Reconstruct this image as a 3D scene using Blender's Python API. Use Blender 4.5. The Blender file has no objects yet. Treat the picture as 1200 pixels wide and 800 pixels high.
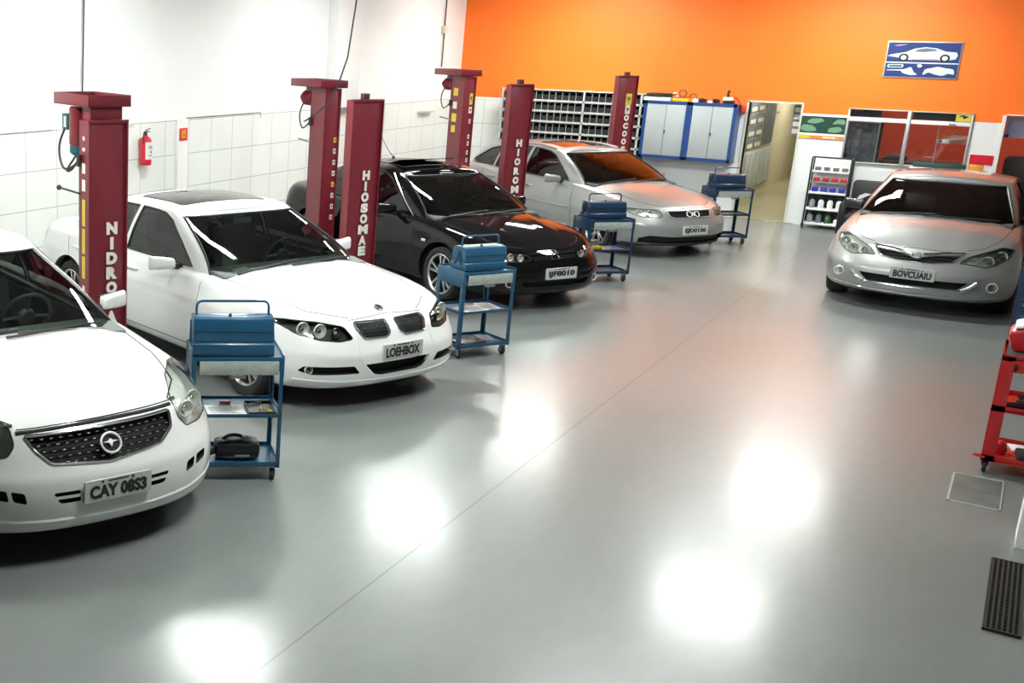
EXPOSURE = 2.2
import bpy, bmesh, math, random
from mathutils import Vector, Matrix, Euler
from mathutils.bvhtree import BVHTree
random.seed(7)
PI = math.pi
scene = bpy.context.scene
COL = scene.collection
rad = math.radians
# ------------------------------------------------------------------ materials
def new_mat(name):
    m = bpy.data.materials.new(name); m.use_nodes = True
    nt = m.node_tree; nt.nodes.clear()
    out = nt.nodes.new('ShaderNodeOutputMaterial')
    return m, nt, out
def mat(name, col, rough=.5, metal=0., coat=0., emit=0., spec=.5, noise=0., nscale=8., bump=0., bscale=60., coat_rough=.04):
    m, nt, out = new_mat(name)
    b = nt.nodes.new('ShaderNodeBsdfPrincipled')
    nt.links.new(b.outputs[0], out.inputs[0])
    b.inputs['Base Color'].default_value = (*col, 1)
    b.inputs['Roughness'].default_value = rough
    b.inputs['Metallic'].default_value = metal
    b.inputs['Specular IOR Level'].default_value = spec
    b.inputs['Coat Weight'].default_value = coat
    b.inputs['Coat Roughness'].default_value = coat_rough
    if emit > 0:
        b.inputs['Emission Color'].default_value = (*col, 1)
        b.inputs['Emission Strength'].default_value = emit
    if noise > 0 or bump > 0:
        tc = nt.nodes.new('ShaderNodeTexCoord')
        if noise > 0:
            n = nt.nodes.new('ShaderNodeTexNoise'); n.inputs['Scale'].default_value = nscale; n.inputs['Detail'].default_value = 5
            nt.links.new(tc.outputs['Object'], n.inputs['Vector'])
            r = nt.nodes.new('ShaderNodeMapRange')
            r.inputs['From Min'].default_value = .3; r.inputs['From Max'].default_value = .7
            r.inputs['To Min'].default_value = 1 - noise; r.inputs['To Max'].default_value = 1 + noise
            nt.links.new(n.outputs['Fac'], r.inputs['Value'])
            mx = nt.nodes.new('ShaderNodeMix'); mx.data_type = 'RGBA'; mx.blend_type = 'MULTIPLY'
            mx.inputs[0].default_value = 1; mx.inputs[6].default_value = (*col, 1)
            nt.links.new(r.outputs[0], mx.inputs[7]); nt.links.new(mx.outputs[2], b.inputs['Base Color'])
        if bump > 0:
            n2 = nt.nodes.new('ShaderNodeTexNoise'); n2.inputs['Scale'].default_value = bscale
            nt.links.new(tc.outputs['Object'], n2.inputs['Vector'])
            bp = nt.nodes.new('ShaderNodeBump'); bp.inputs['Strength'].default_value = bump; bp.inputs['Distance'].default_value = .01
            nt.links.new(n2.outputs['Fac'], bp.inputs['Height']); nt.links.new(bp.outputs[0], b.inputs['Normal'])
    return m
def glass_mat(name, tint=(.3, .35, .33), rough=.0, refl=1.0):
    """thin pane: tinted see-through plus Fresnel mirror reflection"""
    m, nt, out = new_mat(name)
    tr = nt.nodes.new('ShaderNodeBsdfTransparent'); tr.inputs[0].default_value = (*tint, 1)
    gl = nt.nodes.new('ShaderNodeBsdfGlossy'); gl.inputs['Roughness'].default_value = rough
    gl.inputs['Color'].default_value = (refl, refl, refl, 1)
    fr = nt.nodes.new('ShaderNodeFresnel'); fr.inputs['IOR'].default_value = 1.52
    mx = nt.nodes.new('ShaderNodeMixShader')
    nt.links.new(fr.outputs[0], mx.inputs[0]); nt.links.new(tr.outputs[0], mx.inputs[1]); nt.links.new(gl.outputs[0], mx.inputs[2])
    nt.links.new(mx.outputs[0], out.inputs[0])
    return m
# ------------------------------------------------------------------ mesh helpers
def box(bm, c, s, rot=None, mi=0, bev=0.):
    vs = []
    r = bmesh.ops.create_cube(bm, size=1)
    M = Matrix.Translation(Vector(c)) @ (rot.to_4x4() if rot is not None else Matrix.Identity(4)) @ Matrix.Diagonal((*s, 1))
    bmesh.ops.transform(bm, matrix=M, verts=r['verts'])
    fs = set(f for v in r['verts'] for f in v.link_faces)
    for f in fs: f.material_index = mi
    if bev > 0:
        es = list(set(e for v in r['verts'] for e in v.link_edges))
        rr = bmesh.ops.bevel(bm, geom=es, offset=bev, segments=2, affect='EDGES', profile=.5)
        for f in rr['faces']: f.material_index = mi
    return fs
def bx(bm, x0, x1, y0, y1, z0, z1, mi=0, bev=0.):
    return box(bm, ((x0+x1)/2, (y0+y1)/2, (z0+z1)/2), (abs(x1-x0), abs(y1-y0), abs(z1-z0)), mi=mi, bev=bev)
def frame_at(d, up=Vector((0, 0, 1))):
    d = Vector(d).normalized()
    if abs(d.dot(up)) > .98: up = Vector((1, 0, 0))
    a = d.cross(up).normalized(); b = a.cross(d).normalized()
    return a, b, d
def tube(bm, pts, r, seg=10, mi=0, closed=False, cap=True):
    pts = [Vector(p) for p in pts]; n = len(pts)
    rs = r if isinstance(r, (list, tuple)) else [r]*n
    rings = []; pa = None
    for i, p in enumerate(pts):
        if closed: d = pts[(i+1) % n] - pts[i-1]
        else: d = pts[min(i+1, n-1)] - pts[max(i-1, 0)]
        if d.length < 1e-9: d = Vector((0, 0, 1))
        d.normalize()
        if pa is None: a, b, _ = frame_at(d)
        else:
            a = (pa - d*pa.dot(d))
            if a.length < 1e-6: a, b, _ = frame_at(d)
            a.normalize(); b = a.cross(d)
        pa = a
        rings.append([bm.verts.new(p + (a*math.cos(2*PI*k/seg) + b*math.sin(2*PI*k/seg))*rs[i]) for k in range(seg)])
    m = n if closed else n-1
    for i in range(m):
        A, B = rings[i], rings[(i+1) % n]
        for k in range(seg):
            f = bm.faces.new((A[k], A[(k+1) % seg], B[(k+1) % seg], B[k])); f.material_index = mi; f.smooth = True
    if cap and not closed:
        for R_ in (rings[0], list(reversed(rings[-1]))):
            try:
                f = bm.faces.new(R_); f.material_index = mi
            except ValueError: pass
    return rings
def arc_pts(pts, r=.03, n=5):
    """round the corners of an open polyline"""
    pts = [Vector(p) for p in pts]; out = [pts[0]]
    for i in range(1, len(pts)-1):
        p, a, b = pts[i], pts[i-1], pts[i+1]
        ra = min(r, (a-p).length*.48); rb = min(r, (b-p).length*.48)
        A = p + (a-p).normalized()*ra; B = p + (b-p).normalized()*rb
        for k in range(n+1):
            t = k/n; out.append(A*(1-t)**2 + p*2*t*(1-t) + B*t*t)
    out.append(pts[-1]); return out
def lathe(bm, prof, M=None, seg=32, mi=0, close=False):
    """prof: (radius, height) pairs around local z"""
    M = M or Matrix.Identity(4); rings = []
    for r, h in prof:
        if r < 1e-5: rings.append([bm.verts.new(M @ Vector((0, 0, h)))])
        else: rings.append([bm.verts.new(M @ Vector((r*math.cos(2*PI*k/seg), r*math.sin(2*PI*k/seg), h))) for k in range(seg)])
    for i in range(len(rings)-1):
        A, B = rings[i], rings[i+1]
        for k in range(seg):
            k2 = (k+1) % seg
            if len(A) == 1 and len(B) == 1: continue
            if len(A) == 1: q = (A[0], B[k2], B[k])
            elif len(B) == 1: q = (A[k], A[k2], B[0])
            else: q = (A[k], A[k2], B[k2], B[k])
            f = bm.faces.new(q); f.material_index = mi; f.smooth = True
def prism(bm, poly, h0, h1, M=None, mi=0, bev=0.):
    """poly in local xy extruded h0..h1 along local z"""
    M = M or Matrix.Identity(4)
    a = [bm.verts.new(M @ Vector((p[0], p[1], h0))) for p in poly]
    b = [bm.verts.new(M @ Vector((p[0], p[1], h1))) for p in poly]
    n = len(poly); fs = []
    fs.append(bm.faces.new(list(reversed(a)))); fs.append(bm.faces.new(b))
    for i in range(n):
        fs.append(bm.faces.new((a[i], a[(i+1) % n], b[(i+1) % n], b[i])))
    for f in fs: f.material_index = mi
    if bev > 0:
        es = list(set(e for f in fs for e in f.edges))
        rr = bmesh.ops.bevel(bm, geom=es, offset=bev, segments=2, affect='EDGES', profile=.5)
        for f in rr['faces']: f.material_index = mi
def BM(): return bmesh.new()
def obj(name, bm, mats, parent=None, loc=None, rotz=0., sharp=35, recalc=True, subsurf=0):
    if recalc: bmesh.ops.recalc_face_normals(bm, faces=bm.faces[:])
    me = bpy.data.meshes.new(name); bm.to_mesh(me); bm.free()
    for m in (mats if isinstance(mats, (list, tuple)) else [mats]): me.materials.append(m)
    for p in me.polygons: p.use_smooth = True
    if sharp: me.set_sharp_from_angle(angle=rad(sharp))
    o = bpy.data.objects.new(name, me); COL.objects.link(o)
    if parent: o.parent = parent
    if loc: o.location = loc
    o.rotation_euler = (0, 0, rotz)
    if subsurf:
        s = o.modifiers.new('s', 'SUBSURF'); s.levels = subsurf; s.render_levels = subsurf
    return o
def thing(name, label, cat, loc=(0, 0, 0), rotz=0., group=None):
    o = bpy.data.objects.new(name, None); COL.objects.link(o)
    o.empty_display_size = .1
    o.location = loc; o.rotation_euler = (0, 0, rotz); o['label'] = label; o['category'] = cat
    if group: o['group'] = group
    return o
def tag(o, label, cat, group=None):
    o['label'] = label; o['category'] = cat
    if group: o['group'] = group
    return o
def struct(name, bm, mats, label=None, **k):
    o = obj(name, bm, mats, **k)
    if o.parent is None:
        o['kind'] = 'structure'; o['label'] = label or name.replace('_', ' ')
        o['category'] = name.split('_')[0]
    return o
def dup(root, loc, rotz=0., label=None, group=None):
    r = root.copy(); COL.objects.link(r); r.location = loc; r.rotation_euler = (0, 0, rotz)
    if label: r['label'] = label
    if group: r['group'] = group
    for ch in list(root.children):
        c = ch.copy(); COL.objects.link(c); c.parent = r
        for g in list(ch.children):
            d = g.copy(); COL.objects.link(d); d.parent = c
    return r
def text_mesh(s, size, depth=.002, bold=0., space=1.0, line=1.0, align='CENTER'):
    """flat lettering in local xy, facing +z, as a mesh"""
    cu = bpy.data.curves.new('lettering', 'FONT'); cu.body = s; cu.size = size; cu.extrude = depth
    cu.offset = bold; cu.align_x = align; cu.align_y = 'CENTER'; cu.space_character = space; cu.space_line = line
    cu.resolution_u = 3
    o = bpy.data.objects.new('lettering', cu); COL.objects.link(o)
    bpy.context.view_layer.update()
    me = bpy.data.meshes.new_from_object(o)
    bpy.data.objects.remove(o); bpy.data.curves.remove(cu)
    return me
def text_obj(name, s, size, m, M, parent=None, depth=.002, bold=0., space=1.0, line=1.0, fit=None):
    me = text_mesh(s, size, depth, bold, space, line)
    if fit:
        xs = [v.co.x for v in me.vertices]; ys = [v.co.y for v in me.vertices]
        w, h = max(xs)-min(xs), max(ys)-min(ys); cx, cy = (max(xs)+min(xs))/2, (max(ys)+min(ys))/2
        for v in me.vertices:
            v.co.x = (v.co.x-cx)*fit[0]/w; v.co.y = (v.co.y-cy)*fit[1]/h
    me.transform(M)
    me.materials.clear(); me.materials.append(m)
    me.name = name
    o = bpy.data.objects.new(name, me); COL.objects.link(o)
    if parent: o.parent = parent
    return o
def curve(pts):
    """smooth interpolation through (x, y) control points, clamped outside"""
    xs = [p[0] for p in pts]; ys = [p[1] for p in pts]; n = len(xs)
    m = []
    dl = [(ys[i+1]-ys[i])/(xs[i+1]-xs[i]) for i in range(n-1)]
    for i in range(n):
        if i == 0: m.append(dl[0])
        elif i == n-1: m.append(dl[-1])
        else:
            a, b = dl[i-1], dl[i]
            m.append(0. if a*b <= 0 else 2*a*b/(a+b))
    def f(x):
        if x <= xs[0]: return ys[0]
        if x >= xs[-1]: return ys[-1]
        i = 0
        while x > xs[i+1]: i += 1
        h = xs[i+1]-xs[i]; t = (x-xs[i])/h
        return (2*t**3-3*t*t+1)*ys[i] + (t**3-2*t*t+t)*h*m[i] + (-2*t**3+3*t*t)*ys[i+1] + (t**3-t*t)*h*m[i+1]
    return f
def lerp(a, b, t): return a+(b-a)*t
# ------------------------------------------------------------------ palette
M = {}
M['white_paint'] = mat('white_paint', (.80, .81, .79), .3, coat=.6)
M['pearl_paint'] = mat('pearl_paint', (.68, .70, .67), .32, coat=.7)
M['black_paint'] = mat('black_paint', (.004, .004, .005), .3, coat=.8, spec=.0)
M['silver_paint'] = mat('silver_paint', (.33, .34, .33), .34, metal=.5, coat=.9)
M['silver_paint_warm'] = mat('silver_paint_warm', (.33, .335, .325), .36, metal=.5, coat=.9)
M['trim_black'] = mat('trim_black', (.012, .012, .013), .45)
M['gap'] = mat('gap', (.01, .01, .01), .8)
M['rubber'] = mat('rubber', (.015, .015, .015), .75)
M['chrome'] = mat('chrome', (.78, .79, .80), .12, metal=1.)
M['alloy'] = mat('alloy', (.62, .63, .64), .28, metal=1.)
M['lamp_dark'] = mat('lamp_dark', (.07, .07, .065), .3, metal=.3)
M['lamp_bright'] = mat('lamp_bright', (.82, .83, .79), .2, metal=.25, coat=.5)
M['lens'] = glass_mat('lens', (.93, .95, .93))
M['glass_clear'] = glass_mat('glass_clear', (.58, .66, .62))
M['glass_mid'] = glass_mat('glass_mid', (.22, .26, .24))
M['glass_dark'] = glass_mat('glass_dark', (.05, .055, .055))
M['pane'] = glass_mat('pane', (.92, .93, .92))
M['interior'] = mat('interior', (.05, .055, .055), .7)
M['interior_light'] = mat('interior_light', (.17, .19, .175), .75)
M['plate_grey'] = mat('plate_grey', (.52, .54, .50), .4)
M['plate_ink'] = mat('plate_ink', (.015, .015, .015), .5)
M['red_lens'] = mat('red_lens', (.45, .01, .02), .15, coat=1)
M['amber'] = mat('amber', (.8, .25, .02), .2, coat=1)
M['lift_red'] = mat('lift_red', (.168, .012, .022), .35, coat=.25, noise=.12, nscale=3)
M['lift_dark'] = mat('lift_dark', (.05, .006, .01), .5)
M['letter_white'] = mat('letter_white', (.75, .74, .68), .5)
M['steel'] = mat('steel', (.35, .36, .36), .35, metal=.9)
M['cable'] = mat('cable', (.02, .02, .022), .5)
M['teal'] = mat('teal', (.01, .10, .12), .4, coat=.2)
M['cart_blue'] = mat('cart_blue', (.009, .075, .15), .32, coat=.5, noise=.08, nscale=6)
M['cart_blue_dark'] = mat('cart_blue_dark', (.004, .028, .075), .35, coat=.4)
M['cart_grey'] = mat('cart_grey', (.34, .38, .35), .5, noise=.15, nscale=25)
M['cart_red'] = mat('cart_red', (.50, .012, .014), .35, coat=.4)
M['paper'] = mat('paper', (.75, .76, .74), .8)
M['ink'] = mat('ink', (.12, .12, .13), .8)
M['black_plastic'] = mat('black_plastic', (.012, .012, .013), .35)
M['yellow'] = mat('yellow', (.75, .50, .02), .5)
M['sticker_yellow'] = mat('sticker_yellow', (.65, .52, .04), .5)
M['sticker_white'] = mat('sticker_white', (.72, .70, .62), .5)
M['fire_red'] = mat('fire_red', (.60, .01, .03), .3, coat=.5)
M['sign_red'] = mat('sign_red', (.75, .05, .02), .5)
M['cab_blue'] = mat('cab_blue', (.01, .055, .22), .4, coat=.2)
M['cab_grey'] = mat('cab_grey', (.42, .46, .46), .45, noise=.04, nscale=3)
M['rack_grey'] = mat('rack_grey', (.46, .48, .46), .45)
M['bin_black'] = mat('bin_black', (.008, .008, .009), .5)
M['white'] = mat('white', (.80, .80, .78), .5)
M['off_white'] = mat('off_white', (.62, .60, .50), .6)
M['beige'] = mat('beige', (.52, .48, .34), .7, noise=.03)
M['office_red'] = mat('office_red', (.36, .036, .010), .7)
M['navy'] = mat('navy', (.012, .016, .045), .4)
M['slate'] = mat('slate', (.13, .15, .19), .45, noise=.25, nscale=14)
M['alu'] = mat('alu', (.55, .57, .57), .35, metal=.6)
M['orange_ink'] = mat('orange_ink', (.85, .22, .02), .6)
M['green_dark'] = mat('green_dark', (.012, .05, .035), .4)
M['lilac'] = mat('lilac', (.42, .44, .62), .5)
M['bottle_blue'] = mat('bottle_blue', (.03, .03, .35), .3, coat=.4)
M['bottle_red'] = mat('bottle_red', (.50, .02, .03), .35, coat=.3)
M['bottle_green'] = mat('bottle_green', (.03, .10, .03), .3, coat=.3)
M['bottle_grey'] = mat('bottle_grey', (.22, .24, .26), .3, coat=.3)
M['poster_blue'] = mat('poster_blue', (.016, .035, .16), .35, coat=.3)
M['poster_pale'] = mat('poster_pale', (.60, .68, .72), .45)
M['poster_pink'] = mat('poster_pink', (.65, .25, .28), .45)
M['leather'] = mat('leather', (.01, .01, .011), .4, bump=.15)
M['lamp_tube'] = mat('lamp_tube', (.96, 1., .97), .5, emit=30.)
M['lamp_fill'] = mat('lamp_fill', (1., .97, .88), .5, emit=40.)  # glow of the added corridor and office lamps
M['fixture'] = mat('fixture', (.75, .75, .74), .4)
M['ceiling_dark'] = mat('ceiling_dark', (.20, .20, .20), .9)  # dark grey, lowered to reduce light bounced off the ceilings
M['grate'] = mat('grate', (.035, .034, .03), .45, metal=.5)
M['floor_plate'] = mat('floor_plate', (.11, .118, .108), .4, noise=.25, nscale=9)
M['tray_stain'] = mat('tray_stain', (.35, .37, .33), .6, noise=.3, nscale=14)
def mth(nt, op, a, b=None, c=None):
    n = nt.nodes.new('ShaderNodeMath'); n.operation = op
    for i, v in enumerate((a, b, c)):
        if v is None: continue
        if isinstance(v, (int, float)): n.inputs[i].default_value = v
        else: nt.links.new(v, n.inputs[i])
    return n.outputs[0]
def grid_line(nt, coord, origin, pitch, width):
    """1 on the joint lines of a regular grid"""
    u = mth(nt, 'DIVIDE', mth(nt, 'SUBTRACT', coord, origin), pitch)
    fr = mth(nt, 'FRACT', u)
    d = mth(nt, 'MULTIPLY', mth(nt, 'MINIMUM', fr, mth(nt, 'SUBTRACT', 1., fr)), pitch)
    return mth(nt, 'LESS_THAN', d, width)
def tile_mat(name, axis, origin, pitch, zorigin, zpitch, base=(.78, .80, .76), line=(.42, .45, .43), w=.0045):
    m, nt, out = new_mat(name)
    b = nt.nodes.new('ShaderNodeBsdfPrincipled'); nt.links.new(b.outputs[0], out.inputs[0])
    g = nt.nodes.new('ShaderNodeNewGeometry'); s = nt.nodes.new('ShaderNodeSeparateXYZ')
    nt.links.new(g.outputs['Position'], s.inputs[0])
    a = grid_line(nt, s.outputs[axis], origin, pitch, w); z = grid_line(nt, s.outputs[2], zorigin, zpitch, w)
    l = mth(nt, 'MAXIMUM', a, z)
    n = nt.nodes.new('ShaderNodeTexNoise'); n.inputs['Scale'].default_value = 3.; nt.links.new(g.outputs['Position'], n.inputs['Vector'])
    v = nt.nodes.new('ShaderNodeMapRange'); v.inputs['To Min'].default_value = .95; v.inputs['To Max'].default_value = 1.03
    nt.links.new(n.outputs['Fac'], v.inputs['Value'])
    mx = nt.nodes.new('ShaderNodeMix'); mx.data_type = 'RGBA'
    nt.links.new(l, mx.inputs[0]); mx.inputs[6].default_value = (*base, 1); mx.inputs[7].default_value = (*line, 1)
    mm = nt.nodes.new('ShaderNodeMix'); mm.data_type = 'RGBA'; mm.blend_type = 'MULTIPLY'; mm.inputs[0].default_value = 1
    nt.links.new(mx.outputs[2], mm.inputs[6]); nt.links.new(v.outputs[0], mm.inputs[7])
    nt.links.new(mm.outputs[2], b.inputs['Base Color'])
    b.inputs['Roughness'].default_value = .35
    bp = nt.nodes.new('ShaderNodeBump'); bp.inputs['Strength'].default_value = .3; bp.inputs['Distance'].default_value = .003; bp.invert = True
    nt.links.new(l, bp.inputs['Height']); nt.links.new(bp.outputs[0], b.inputs['Normal'])
    return m
M['tiles'] = tile_mat('tiles', 1, 9.079, .4905, 1.645, .412)
M['tiles_back'] = tile_mat('tiles_back', 0, -8.56, .4905, 1.645, .412)
def wall_two_tone(name, zsplit, lo, hi):
    m, nt, out = new_mat(name)
    b = nt.nodes.new('ShaderNodeBsdfPrincipled'); nt.links.new(b.outputs[0], out.inputs[0])
    g = nt.nodes.new('ShaderNodeNewGeometry'); s = nt.nodes.new('ShaderNodeSeparateXYZ')
    nt.links.new(g.outputs['Position'], s.inputs[0])
    l = mth(nt, 'GREATER_THAN', s.outputs[2], zsplit)
    mx = nt.nodes.new('ShaderNodeMix'); mx.data_type = 'RGBA'
    nt.links.new(l, mx.inputs[0]); mx.inputs[6].default_value = (*lo, 1); mx.inputs[7].default_value = (*hi, 1)
    nt.links.new(mx.outputs[2], b.inputs['Base Color']); b.inputs['Roughness'].default_value = .55
    return m
M['wall_back'] = wall_two_tone('wall_back', 1.69, (.78, .79, .78), (1.0, .178, .008))
M['plaster'] = mat('plaster', (.82, .83, .81), .8, noise=.02, nscale=2)
def floor_mat():
    m, nt, out = new_mat('epoxy_floor')
    b = nt.nodes.new('ShaderNodeBsdfPrincipled'); nt.links.new(b.outputs[0], out.inputs[0])
    g = nt.nodes.new('ShaderNodeNewGeometry')
    n1 = nt.nodes.new('ShaderNodeTexNoise'); n1.inputs['Scale'].default_value = .8; n1.inputs['Detail'].default_value = 4; n1.inputs['Roughness'].default_value = .62
    n2 = nt.nodes.new('ShaderNodeTexNoise'); n2.inputs['Scale'].default_value = 14; n2.inputs['Detail'].default_value = 6
    mp = nt.nodes.new('ShaderNodeMapping'); mp.inputs['Scale'].default_value = (1., .35, 1.); mp.inputs['Rotation'].default_value = (0, 0, .9)
    nt.links.new(g.outputs['Position'], mp.inputs[0])
    nt.links.new(g.outputs['Position'], n1.inputs['Vector']); nt.links.new(mp.outputs[0], n2.inputs['Vector'])
    r1 = nt.nodes.new('ShaderNodeValToRGB'); r1.color_ramp.elements[0].position = .3; r1.color_ramp.elements[1].position = .72
    r1.color_ramp.elements[0].color = (.160, .174, .167, 1); r1.color_ramp.elements[1].color = (.182, .194, .186, 1)
    nt.links.new(n1.outputs['Fac'], r1.inputs[0])
    s = nt.nodes.new('ShaderNodeSeparateXYZ'); nt.links.new(g.outputs['Position'], s.inputs[0])
    # the sawn joint along the bay and the fainter joints across it
    dx = mth(nt, 'ABSOLUTE', mth(nt, 'SUBTRACT', s.outputs[0], -2.362))
    j1 = mth(nt, 'LESS_THAN', dx, .005)
    j2 = mth(nt, 'LESS_THAN', mth(nt, 'ABSOLUTE', mth(nt, 'SUBTRACT', s.outputs[0], .36)), .006)
    j3 = grid_line(nt, s.outputs[1], .4, 3.9, .0022)
    j = mth(nt, 'MAXIMUM', mth(nt, 'MAXIMUM', j1, mth(nt, 'MULTIPLY', j3, .35)), mth(nt, 'MULTIPLY', j2, .6))
    mx = nt.nodes.new('ShaderNodeMix'); mx.data_type = 'RGBA'
    nt.links.new(mth(nt, 'MULTIPLY', j, .62), mx.inputs[0]); nt.links.new(r1.outputs[0], mx.inputs[6]); mx.inputs[7].default_value = (.06, .062, .06, 1)
    r2 = nt.nodes.new('ShaderNodeMapRange'); r2.inputs['From Min'].default_value = .35; r2.inputs['From Max'].default_value = .7
    r2.inputs['To Min'].default_value = .97; r2.inputs['To Max'].default_value = 1.03
    nt.links.new(n2.outputs['Fac'], r2.inputs['Value'])
    mm = nt.nodes.new('ShaderNodeMix'); mm.data_type = 'RGBA'; mm.blend_type = 'MULTIPLY'; mm.inputs[0].default_value = 1
    nt.links.new(mx.outputs[2], mm.inputs[6]); nt.links.new(r2.outputs[0], mm.inputs[7])
    nt.links.new(mm.outputs[2], b.inputs['Base Color'])
    r3 = nt.nodes.new('ShaderNodeMapRange'); r3.inputs['From Min'].default_value = .3; r3.inputs['From Max'].default_value = .7
    r3.inputs['To Min'].default_value = .32; r3.inputs['To Max'].default_value = .38
    nt.links.new(n1.outputs['Fac'], r3.inputs['Value']); nt.links.new(r3.outputs[0], b.inputs['Roughness'])
    b.inputs['Specular IOR Level'].default_value = .35; b.inputs['Coat Weight'].default_value = .42; b.inputs['Coat Roughness'].default_value = .18
    bp = nt.nodes.new('ShaderNodeBump'); bp.inputs['Strength'].default_value = .05; bp.inputs['Distance'].default_value = .004
    nt.links.new(n2.outputs['Fac'], bp.inputs['Height']); nt.links.new(bp.outputs[0], b.inputs['Normal'])
    return m
M['floor'] = floor_mat()
M['plaster_dim'] = mat('plaster_dim', (.30, .30, .29), .85)  # plaster darkened for the unseen walls, so they bounce less light
# ------------------------------------------------------------------ the room
def roundpoly_(pts, r=.02, n=4):
    out = []; m = len(pts)
    for i in range(m):
        p = Vector(pts[i]); a = Vector(pts[i-1]); b = Vector(pts[(i+1) % m])
        ra = min(r, (a-p).length*.45, (b-p).length*.45)
        A = p+(a-p).normalized()*ra; B = p+(b-p).normalized()*ra
        for k in range(n+1):
            t = k/n; q = A*(1-t)**2+p*2*t*(1-t)+B*t*t; out.append((q.x, q.y))
    return out
XL, XR, YB, YF, H = -8.56, 3.0, 20.374, -3.0, 3.9
b = BM(); bx(b, XL-.3, XR+.3, YF-.3, YB+4.2, -.15, 0); struct('floor', b, M['floor'], 'glossy grey epoxy workshop floor')
b = BM(); bx(b, XL-.3, XR+.3, YF-.3, YB+.2, H, H+.15); struct('ceiling', b, M['ceiling_dark'], 'grey workshop ceiling, darkened to cut bounced light')
b = BM(); bx(b, XL-.3, XL, YF-.3, YB+.2, 0, H); struct('wall_left', b, M['plaster'], 'white plastered wall on the left')
b = BM(); bx(b, XR, XR+.3, YF-.3, YB+.2, 0, H); struct('wall_right', b, M['plaster_dim'], 'unseen grey wall on the right, darkened to cut bounced light')
b = BM(); bx(b, XL-.3, XR+.3, YF-.3, YF, 0, H); struct('wall_front', b, M['plaster_dim'], 'unseen grey wall behind the viewer, darkened to cut bounced light')
# tiled dado of the left wall, in two slabs either side of the riser
b = BM(); bx(b, XL, XL+.012, YF, YB, 0, 1.66); struct('trim_1', b, M['tiles'], 'white tiled dado of the left wall')
b = BM(); bx(b, XL+.012, XL+.05, 11.745, 11.955, 0, 1.66, bev=.006); struct('trim_2', b, M['white'], 'white boxed riser on the tiled wall')
b = BM(); bx(b, XL, XL+.014, YF, 9.5, 1.642, 1.652); bx(b, XL+.012, XL+.018, 11.955, 13.68, 1.66, 1.672); bx(b, XL+.012, XL+.018, 13.672, 13.682, 1.60, 1.672)
struct('trim_3', b, M['steel'], 'thin grey edging on top of the tiles')
b = BM(); bx(b, XL, XL+.16, 15.45, 16.2, 1.66, H, bev=.004); struct('trim_4', b, M['plaster'], 'plastered pilaster on the left wall')
# back wall with a doorway, an office window and an opening on the right
b = BM()
for x0, x1, z0, z1 in ((XL, -3.77, 0, H), (-3.77, -3.035, 1.82, H), (-3.035, -2.40, 0, H), (-2.40, -.84, 1.80, H), (-2.40, -.84, 0, 1.0),
                       (-.84, -.455, 0, H), (-.455, 2.4, 1.80, H), (2.4, XR, 0, H)):
    bx(b, x0, x1, YB, YB+.15, z0, z1)
bmesh.ops.remove_doubles(b, verts=b.verts, dist=.0005)
struct('wall_back', b, M['wall_back'], 'back wall, orange above and white below')
b = BM(); bx(b, XL+.012, -7.6, YB-.01, YB, 0, 1.645); struct('trim_5', b, M['tiles_back'], 'white tiles on the back wall by the corner')
# corridor behind the doorway
b = BM(); bx(b, -4.256, -4.156, YB+.15, 30, .012, 2.5); bx(b, -4.156, -2.9, 29.9, 30, .012, 2.5); bx(b, -3.0, -2.9, YB+.15, 29.9, .012, 2.5)
struct('wall_corridor', b, M['beige'], 'beige corridor walls beyond the doorway')
b = BM(); bx(b, -4.256, -2.9, YB+.15, 30, 2.5, 2.6); struct('ceiling_corridor', b, M['off_white'], 'corridor ceiling')
b = BM(); bx(b, -4.256, -2.9, YB-.02, 30, .0, .012); struct('trim_6', b, mat('hall_floor', (.30, .28, .17), .3), 'olive corridor floor beyond the doorway')
b = BM()
bx(b, -3.80, -3.77, YB-.02, YB+.17, 0, 1.84); bx(b, -3.80, -3.02, YB-.02, YB+.17, 1.82, 1.845); bx(b, -3.035, -3.01, YB-.02, YB+.17, 0, 1.84)
struct('door_1', b, M['off_white'], 'door frame of the corridor doorway')
# office behind the window and the opening
b = BM()
bx(b, -2.7, -2.6, YB+.15, YB+2.6, 0, 2.6); bx(b, -2.6, 2.6, YB+2.5, YB+2.6, 0, 2.6); bx(b, 2.6, 2.7, YB+.15, YB+2.6, 0, 2.6)
struct('wall_office', b, M['office_red'], 'brick red office walls behind the window')
b = BM(); bx(b, -2.7, 2.7, YB+.15, YB+2.6, 2.6, 2.7); struct('ceiling_office', b, M['ceiling_dark'], 'office ceiling')
# window: frame, mullion, transom
b = BM()
for x0, x1, z0, z1 in ((-2.40, -2.375, 1.0, 1.80), (-.86, -.832, 1.0, 1.80), (-2.40, -.84, 1.785, 1.80), (-2.40, -.84, 1.0, 1.02)):
    bx(b, x0, x1, YB-.03, YB+.08, z0, z1, bev=.003)
bx(b, -1.635, -1.585, YB-.05, YB+.08, 1.0, 1.80, bev=.004)
bx(b, -2.375, -1.635, YB-.035, YB+.06, 1.618, 1.675, mi=1, bev=.003); bx(b, -1.585, -.86, YB-.035, YB+.06, 1.618, 1.672, mi=1, bev=.003)
wf = struct('window_1', b, [M['alu'], M['white']], 'aluminium office window in the back wall')
for x0, x1, z0, z1 in ((-2.375, -1.635, 1.02, 1.618), (-1.585, -.86, 1.02, 1.618), (-2.375, -1.635, 1.675, 1.785), (-1.585, -.86, 1.672, 1.785)):
    b = BM(); bx(b, x0, x1, YB+.02, YB+.026, z0, z1); obj('pane', b, M['pane'], wf)
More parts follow.
